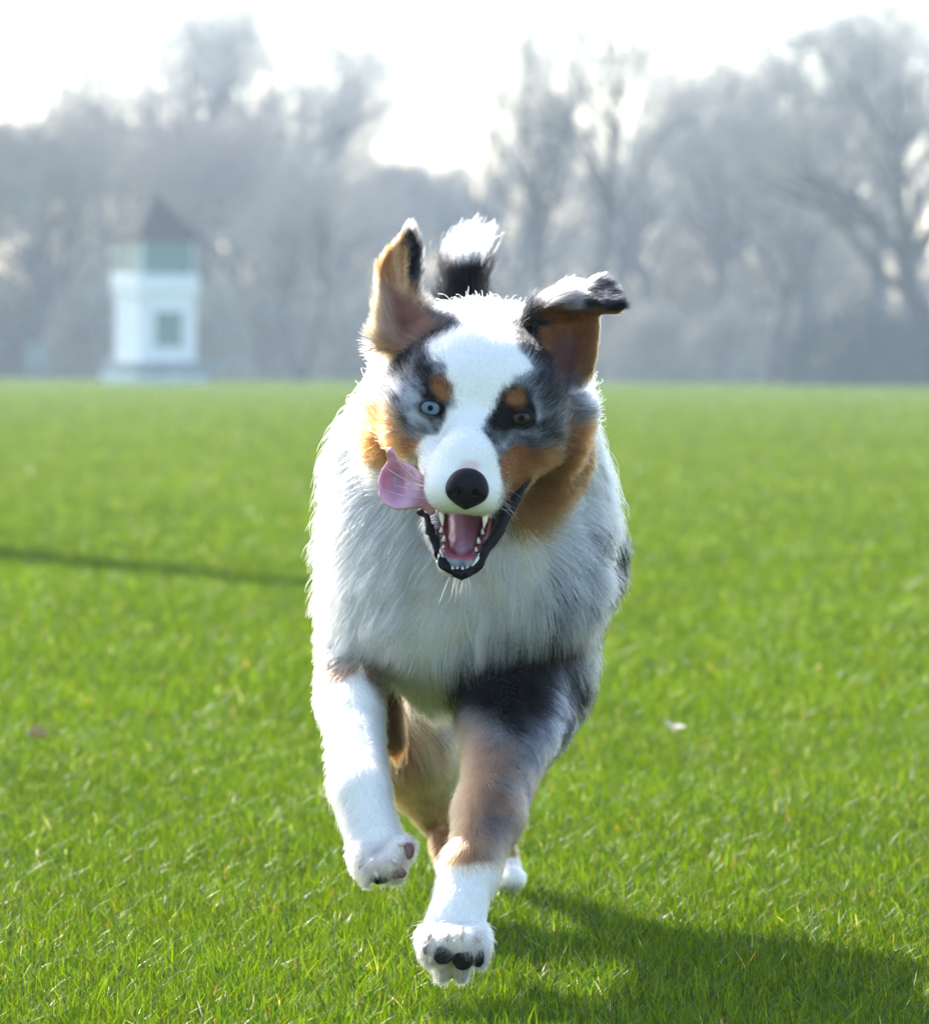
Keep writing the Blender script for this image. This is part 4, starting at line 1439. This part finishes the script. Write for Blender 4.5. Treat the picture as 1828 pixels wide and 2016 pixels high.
TREES = [
    # u, top v, depth, kind, yaw, dense, width, label
    (62, 232, 168, 1, 0.3, True, 1.0, 'dense bluish tree at the left edge of the picture, behind the pale board'),
    (168, 222, 172, 0, 2.1, True, 1.1, 'dense rounded tree just left of the hut'),
    (-30, 250, 176, 4, 4.0, True, 1.1, 'dense tree cut off by the left edge of the picture'),
    (278, 14, 205, 2, 0.6, 'thin', 1.0, 'tall pale bare tree rising straight above the hut roof'),
    (395, 10, 215, 4, 2.9, 'thin', .95, 'tall pale bare tree rising right of the hut roof'),
    (470, 40, 222, 0, 1.2, 'thin', 1.0, 'tall pale thin tree between the hut and the forked trunk'),
    (575, 20, 220, 2, 5.0, 'thin', 1.0, 'tallest pale tree right above the dark forked trunk'),
    (640, 190, 230, 4, 3.3, 'thin', .7, 'pale tree at the left side of the sky gap'),
    (592, 262, 150, 2, 0.0, False, .9, 'dark trunk forking in two, nearest tree right of the hut'),
    (372, 236, 178, 1, 1.0, True, 1.15, 'brownish budding tree directly behind the hut roof'),
    (470, 240, 182, 0, 5.6, True, 1.1, 'brownish budding tree half hidden by the forked trunk'),
    (655, 318, 200, 4, 2.0, True, 1.0, 'low tree left of the dog, first of the short row under the sky gap'),
    (735, 308, 204, 0, 3.9, True, .9, 'low tree standing behind the upright ear'),
    (815, 318, 208, 1, 0.2, True, .9, 'low tree above the upright ear under the sky gap'),
    (885, 322, 206, 4, 1.4, True, .9, 'low tree above the dog tail under the sky gap'),
    (960, 330, 210, 0, 4.4, True, .9, 'low tree right of the dog tail, last of the short row'),
    (1118, -110, 150, 2, 0.15, False, .8, 'tall dark tree with two upright limbs above the folded ear'),
    (1040, 260, 190, 1, 2.2, 'thin', .9, 'thin tree left of the tall two limbed tree'),
    (1215, 240, 185, 4, 1.0, 'thin', .9, 'thin tree right of the tall two limbed tree'),
    (1300, 140, 188, 0, 2.6, 'thin', 1.0, 'grey tree right of the folded ear with a loose round top'),
    (1388, 170, 176, 1, 0.5, 'thin', .9, 'grey bushy tree midway between the folded ear and the right edge'),
    (1470, 210, 192, 4, 4.6, True, 1.0, 'shorter budding tree behind the dark straight trunk'),
    (1517, 118, 158, 0, 5.1, False, 1.05, 'tree with the dark straight trunk in the right part of the treeline'),
    (1612, 60, 172, 1, 3.0, 'thin', 1.0, 'broad grey tree behind the dark bush'),
    (1722, 40, 176, 4, 1.9, 'thin', 1.1, 'tall broad tree near the right edge behind the leaning limbs'),
    (1905, -60, 140, 3, 0.0, False, 1.25, 'big tree at the right edge whose limbs lean into the picture'),
    (1800, 40, 185, 0, 0.9, 'thin', 1.1, 'tall tree in the top right corner behind the leaning limbs'),
    (1430, 330, 215, 1, 2.5, True, 1.1, 'low hazy tree deep behind the grey bushy trees'),
    (1250, 340, 215, 0, 0.7, True, 1.1, 'low hazy tree deep behind the folded ear'),
    (1660, 330, 218, 0, 3.6, True, 1.1, 'low hazy tree deep behind the broad grey tree'),
]
if True:
    for u, vt, Y, k, yaw, dn, wd, lab in TREES:
        tree(u, vt, Y, k, lab, yaw, dn, wide=wd)

# bushes along the foot of the trees
def bush_mesh(seed, w, d, h, leaves, size, evergreen):
    rng = np.random.default_rng(seed)
    c = rng.normal(0, 1, (leaves, 3))
    c = norm(c) * rng.random((leaves, 1)) ** 0.5
    keep = fbm(c, 2.3, seed, 3) > 0.40
    c = c[keep]
    c[:, 2] = np.abs(c[:, 2])
    lump = 0.75 + 0.5 * fbm(norm(c), 2.0, seed + 3, 2)
    c = c * lump[:, None] * np.array([w / 2, d / 2, h])
    tri = c[:, None] + rng.normal(0, size, (len(c), 3, 3)) * np.array([1, 1, 1.3 if evergreen else 2.2])
    tri[..., 2] = np.maximum(tri[..., 2], 0.02)
    m = MB()
    m.add(tri.reshape(-1, 3), np.arange(len(c) * 3).reshape(-1, 3))
    st = []
    for i in range(40):
        a = rng.uniform(0, 6.28)
        p = np.array([math.cos(a) * w * .1, math.sin(a) * d * .1, 0])
        q = np.array([math.cos(a) * w * rng.uniform(.1, .42), math.sin(a) * d * rng.uniform(.1, .4), h * rng.uniform(.45, .85)])
        st.append((p, q, 0.035, 0.012))
    v, f = seg_mesh('s', st, 5)
    return m, (v, f)
M_EVER = material('evergreen_leaves', (.035, .05, .042), 0.6, 0.3, noise_amt=0.5, noise_scale=1.5)
M_SCRUB = material('scrub_twigs', (.33, .28, .23), 0.9, 0.15, noise_amt=0.4, noise_scale=0.8)
M_PALE = material('pale_scrub', (.38, .33, .27), 0.9, 0.15, noise_amt=0.4, noise_scale=0.8)
BUSHES = [
    (1700, 592, 150, 230, M_EVER, True, 'dark blue green bush at the right under the leaning limbs'),
    (1590, 640, 156, 120, M_EVER, True, 'dark low bush right of the straight dark trunk'),
    (1812, 600, 154, 170, M_EVER, True, 'dark bush cut off by the right edge of the picture'),
    (1430, 600, 170, 230, M_SCRUB, False, 'brown scrub left of the straight dark trunk'),
    (1290, 590, 172, 220, M_PALE, False, 'pale tan scrub just right of the dog ruff'),
    (1180, 560, 178, 240, M_SCRUB, False, 'brown scrub behind the folded ear'),
    (1020, 560, 180, 240, M_SCRUB, False, 'grey brown scrub behind the dog tail'),
    (860, 560, 182, 240, M_SCRUB, False, 'grey brown scrub behind the upright ear'),
    (700, 560, 180, 260, M_PALE, False, 'tan scrub between the forked trunk and the dog'),
    (520, 540, 175, 240, M_SCRUB, False, 'grey brown scrub between the hut and the forked trunk'),
    (420, 560, 170, 160, M_PALE, False, 'pale tan scrub right behind the hut'),
    (180, 520, 165, 210, M_SCRUB, False, 'grey brown scrub left behind the hut'),
    (30, 500, 170, 230, M_EVER, True, 'dark bluish bush at the left edge of the field'),
    (1560, 400, 190, 360, M_SCRUB, False, 'tall brown thicket far behind the straight dark trunk'),
    (1350, 420, 195, 360, M_SCRUB, False, 'tall brown thicket far behind the pale tan scrub'),
    (640, 390, 200, 360, M_SCRUB, False, 'tall grey thicket far behind the forked trunk'),
    (330, 380, 195, 380, M_SCRUB, False, 'tall grey thicket far behind the hut'),
    (940, 410, 205, 360, M_SCRUB, False, 'tall grey thicket far behind the dog head'),
    (165, 330, 228, 260, M_SCRUB, False, 'tall hazy thicket far behind the left edge of the hut'),
    (500, 330, 228, 260, M_SCRUB, False, 'tall hazy thicket far behind the gap right of the hut'),
    (1130, 330, 228, 280, M_SCRUB, False, 'tall hazy thicket far behind the two limbed tree'),
    (90, 390, 200, 360, M_SCRUB, False, 'tall grey thicket far behind the pale board'),
    (1760, 430, 200, 360, M_SCRUB, False, 'tall grey thicket far behind the bush at the right edge'),
]
if True:
    for i, (u, vt, Y, wd, mt, ev, lab) in enumerate(BUSHES):
        b = P(u, 700, Y)
        h, w = P(u, vt, Y)[2], wd * Y / FPX
        e = empty('bush', (b[0], Y, 0), lab, 'bush', 'bushes along the foot of the trees')
        m, (sv, sf) = bush_mesh(100 + i, w, w * 0.7, h, 5200 if ev else (14000 if h > 5.5 else 5000), 0.075 if ev else 0.07, ev)
        o = m.build('foliage', mt)
        o.parent = e
        o = put('stems', mesh_from('stems', sv, [sf]), M_BARK)
        o.parent = e

# ---------------------------------------------------------------- the hut
M_WHITE = material('white_boards', (.68, .73, .72), 0.6, noise_amt=0.06, noise_scale=2, bump=0.2, bump_scale=8)
M_ROOF = material('slate_roof', (.018, .014, .017), 0.9, 0.1, noise_amt=0.3, noise_scale=6, bump=0.5, bump_scale=12)
M_GLASS = material('hut_glass', (.035, .15, .13), 0.35, 0.3)
M_PLINTH = material('plinth', (.16, .22, .22), 0.8, noise_amt=0.2, noise_scale=3)
M_DECK = material('deck', (.42, .52, .52), 0.8, noise_amt=0.2, noise_scale=3)
HY = 140.0
K = HY / FPX
hb = P(305, 700, HY)
hut = empty('judging_hut', (hb[0], HY, 0), 'white two storey wooden hut with glazed upper floor and dark pointed roof', 'hut')
hut.rotation_euler.z = math.radians(29)
hz = lambda v: P(305, v, HY)[2]
def part(name, mb, mat, parent=hut):
    me_o = mb.build(name, mat)
    me_o.parent = parent
    return me_o
W = 1.74
part('plinth', MB().box((0, 0, (hz(735)) / 2), (W + .55, W + .55, hz(735)), bev=.02), M_DECK)
part('deck', MB().box((0.25, 0, (hz(735) + hz(712)) / 2), (W + 1.0, W + .7, hz(712) - hz(735) - .006), bev=.02), M_PLINTH)
zl0, zl1 = hz(712), hz(580)
m = MB()
th = 0.08
for s in (-1, 1):
    m.box((s * (W / 2 - th / 2), 0, (zl0 + zl1) / 2), (th, W - 2 * th - .004, zl1 - zl0), bev=.01)
wz0, wz1, ww = hz(686), hz(610), 0.98
back = MB()
m.box((0, W / 2 - th / 2, (zl0 + zl1) / 2), (W, th, zl1 - zl0), bev=.01)
m.box((0, -W / 2 + th / 2, (zl0 + wz0) / 2), (W, th, wz0 - zl0), bev=.008)
m.box((0, -W / 2 + th / 2, (zl1 + wz1) / 2), (W, th, zl1 - wz1), bev=.008)
for s in (-1, 1):
    m.box((s * (W / 2 + ww / 2) / 2, -W / 2 + th / 2, (wz0 + wz1) / 2), ((W - ww) / 2, th, wz1 - wz0 - .004), bev=.004)
part('lower_wall', m, M_WHITE)
fr = MB()
for s in (-1, 1):
    fr.box((s * (ww / 2 - .03), -W / 2 - .01, (wz0 + wz1) / 2), (.06, .07, wz1 - wz0 - .13), bev=.006)
    fr.box((0, -W / 2 - .01, (wz0 + wz1) / 2 + s * ((wz1 - wz0) / 2 - .03)), (ww, .07, .06), bev=.006)
win = part('window', fr, M_WHITE)
o = part('pane', MB().box((0, -W / 2 + .03, (wz0 + wz1) / 2), (ww - .1, .012, wz1 - wz0 - .1)), M_GLASS, win)
zb0, zb1 = hz(580) + .005, hz(541)
part('balcony_band', MB().box((0, 0, (zb0 + zb1) / 2), (W + .16, W + .16, zb1 - zb0), bev=.02), M_WHITE)
zg0, zg1 = hz(541) + .005, hz(474)
for sx in (-1, 1):
    for sy in (-1, 1):
        part('corner_post', MB().box((sx * (W / 2 - .05), sy * (W / 2 - .05), (zg0 + zg1) / 2), (.10, .10, zg1 - zg0), bev=.01), M_DECK)
for a in range(4):
    R = Matrix.Rotation(a * math.pi / 2, 3, 'Z')
    v, f = MB().box((0, -W / 2 + .05, (zg0 + zg1) / 2), (W - .21, .012, zg1 - zg0 - .01)), None
    v.v[0] = v.v[0] @ np.array(R).T
    part('pane', v, M_GLASS)
zr0, zr1 = hz(474) + .004, hz(382)
hw = W / 2 + .18
v = np.array([[-hw, -hw, zr0 + .06], [hw, -hw, zr0 + .06], [hw, hw, zr0 + .06], [-hw, hw, zr0 + .06], [0, 0, zr1],
              [-hw, -hw, zr0], [hw, -hw, zr0], [hw, hw, zr0], [-hw, hw, zr0]])
m = MB()
m.add(v, np.array([[0, 1, 4], [1, 2, 4], [2, 3, 4], [3, 0, 4], [5, 6, 1], [5, 1, 0], [6, 7, 2], [6, 2, 1], [7, 8, 3], [7, 3, 2], [8, 5, 0], [8, 0, 3], [5, 7, 6], [5, 8, 7]]))
rf = part('roof', m, M_ROOF)
fv, ff = ball((0, 0, zr1 + .04), (.06, .06, .09))
m = MB(); m.add(fv, ff[0]); m.add(fv, ff[1])
part('finial', m, M_ROOF, rf)

# pale board on posts, left of the hut
bp = P(71, 700, 138)
bd = empty('notice_board', (bp[0], 138, 0), 'pale board on two posts standing at the far left edge of the field', 'sign')
m = MB().box((0, 0, .72), (.62, .05, .78), bev=.01)
o = m.build('board', M_PLINTH); o.parent = bd
for s in (-1, 1):
    o = MB().box((s * .27, .055, .5), (.06, .055, 1.0), bev=.008).build('post', M_PLINTH); o.parent = bd

# pale cars parked at the foot of the trees
M_PAINT = material('pale_car_paint', (.70, .73, .78), 0.25, coat=0.8)
M_TYRE = material('tyre', (.015, .015, .016), 0.85)
M_RIM = material('rim', (.5, .5, .52), 0.3, metal=0.8)
def car(u, Y, yaw, label):
    b = P(u, 700, Y)
    e = empty('parked_car', (b[0], Y, 0), label, 'car', 'cars parked below the trees')
    e.rotation_euler.z = yaw
    prof = [(-2.1, .35), (-2.12, .75), (-1.95, .95), (-1.45, 1.0), (-.95, 1.42), (.55, 1.46), (1.35, 1.0), (2.05, .88), (2.15, .6), (2.12, .32)]
    def shell(prof, hw, inset):
        n = len(prof)
        v = []
        for s in (-1, 1):
            v += [[x, s * (hw - (inset if z > 1.05 else 0)), z] for x, z in prof]
        f = [[i, (i + 1) % n, n + (i + 1) % n, n + i] for i in range(n)]
        c = len(v)
        v += [[0, -hw + .02, .8], [0, hw - .02, .8]]
        t = [[c, (i + 1) % n, i] for i in range(n)] + [[c + 1, n + i, n + (i + 1) % n] for i in range(n)]
        return np.array(v), np.array(f), np.array(t)
    v, f, t = shell(prof, .86, .12)
    m = MB(); m.add(v, f); m.add(v, t)
    o = m.build('body', M_PAINT); o.parent = e
    for s in (-1, 1):
        w = np.array([[-1.25, s * .80, 1.04], [1.15, s * .80, 1.04], [.5, s * .755, 1.38], [-.9, s * .755, 1.38]]) + np.array([0, s * .02, 0])
        m = MB(); m.add(np.concatenate([w, w - np.array([0, s * .03, 0])]), np.array([[0, 1, 2, 3], [7, 6, 5, 4], [0, 4, 5, 1], [1, 5, 6, 2], [2, 6, 7, 3], [3, 7, 4, 0]]))
        o = m.build('side_window', M_GLASS); o.parent = e
        for x in (-1.3, 1.35):
            vv, fq = tubes([[x, s * .70, .32]], [[x, s * .90, .32]], [.32], [.32], 18)
            cap_ = np.concatenate([vv, [[x, s * .70, .32], [x, s * .90, .32]]])
            k = np.arange(18)
            m = MB(); m.add(cap_, fq); m.add(cap_, np.stack([np.full(18, 37), 18 + k, 18 + (k + 1) % 18], 1))
            wh = m.build('wheel', M_TYRE); wh.parent = e
            bv, bf = ball((x, s * .90, .32), (.19, .02, .19))
            m = MB(); m.add(bv, bf[0]); m.add(bv, bf[1])
            o = m.build('rim', M_RIM); o.parent = wh
car(1415, 172, 1.35, 'pale car parked under the trees, seen end on, left of the dark trunk')
car(1572, 170, 1.75, 'pale car parked under the trees, seen end on, right of the dark trunk')

# post outside the picture whose shadow lies across the lawn
M_POST = bark('weathered_post', (.22, .18, .14))
dirx, diry = math.sin(SUN_AZ), -math.cos(SUN_AZ)
tip = P(600, 1166, CAM_H * FPX / (1166 - 720))
PH = 3.3
bx, by = tip[0] - dirx * PH / math.tan(SUN_EL), tip[1] - diry * PH / math.tan(SUN_EL)
v, f = sweep([[bx, by, -0.1], [bx + .01, by, 1.2], [bx - .01, by, 2.4], [bx, by, PH]], [.19, .18, .17, .13], 12, 0.02)
tag(put('wooden_post', mesh_from('wooden_post', v, f), M_POST), 'tall weathered post left of the frame, its long shadow lying across the lawn', 'post')

# ---------------------------------------------------------------- air
if True:
    hm = bpy.data.materials.new('haze')
    hm.use_nodes = True
    nt = hm.node_tree
    nt.nodes.remove(nt.nodes['Principled BSDF'])
    pv = nt.nodes.new('ShaderNodeVolumePrincipled')
    pv.inputs['Color'].default_value = (.70, .83, 1.0, 1)
    pv.inputs['Density'].default_value = 0.00095
    pv.inputs['Anisotropy'].default_value = 0.25
    nt.links.new(pv.outputs[0], nt.nodes['Material Output'].inputs['Volume'])
    o = MB().box((0, 195, 15), (290, 430, 32)).build('haze', hm)
    o['kind'] = 'stuff'
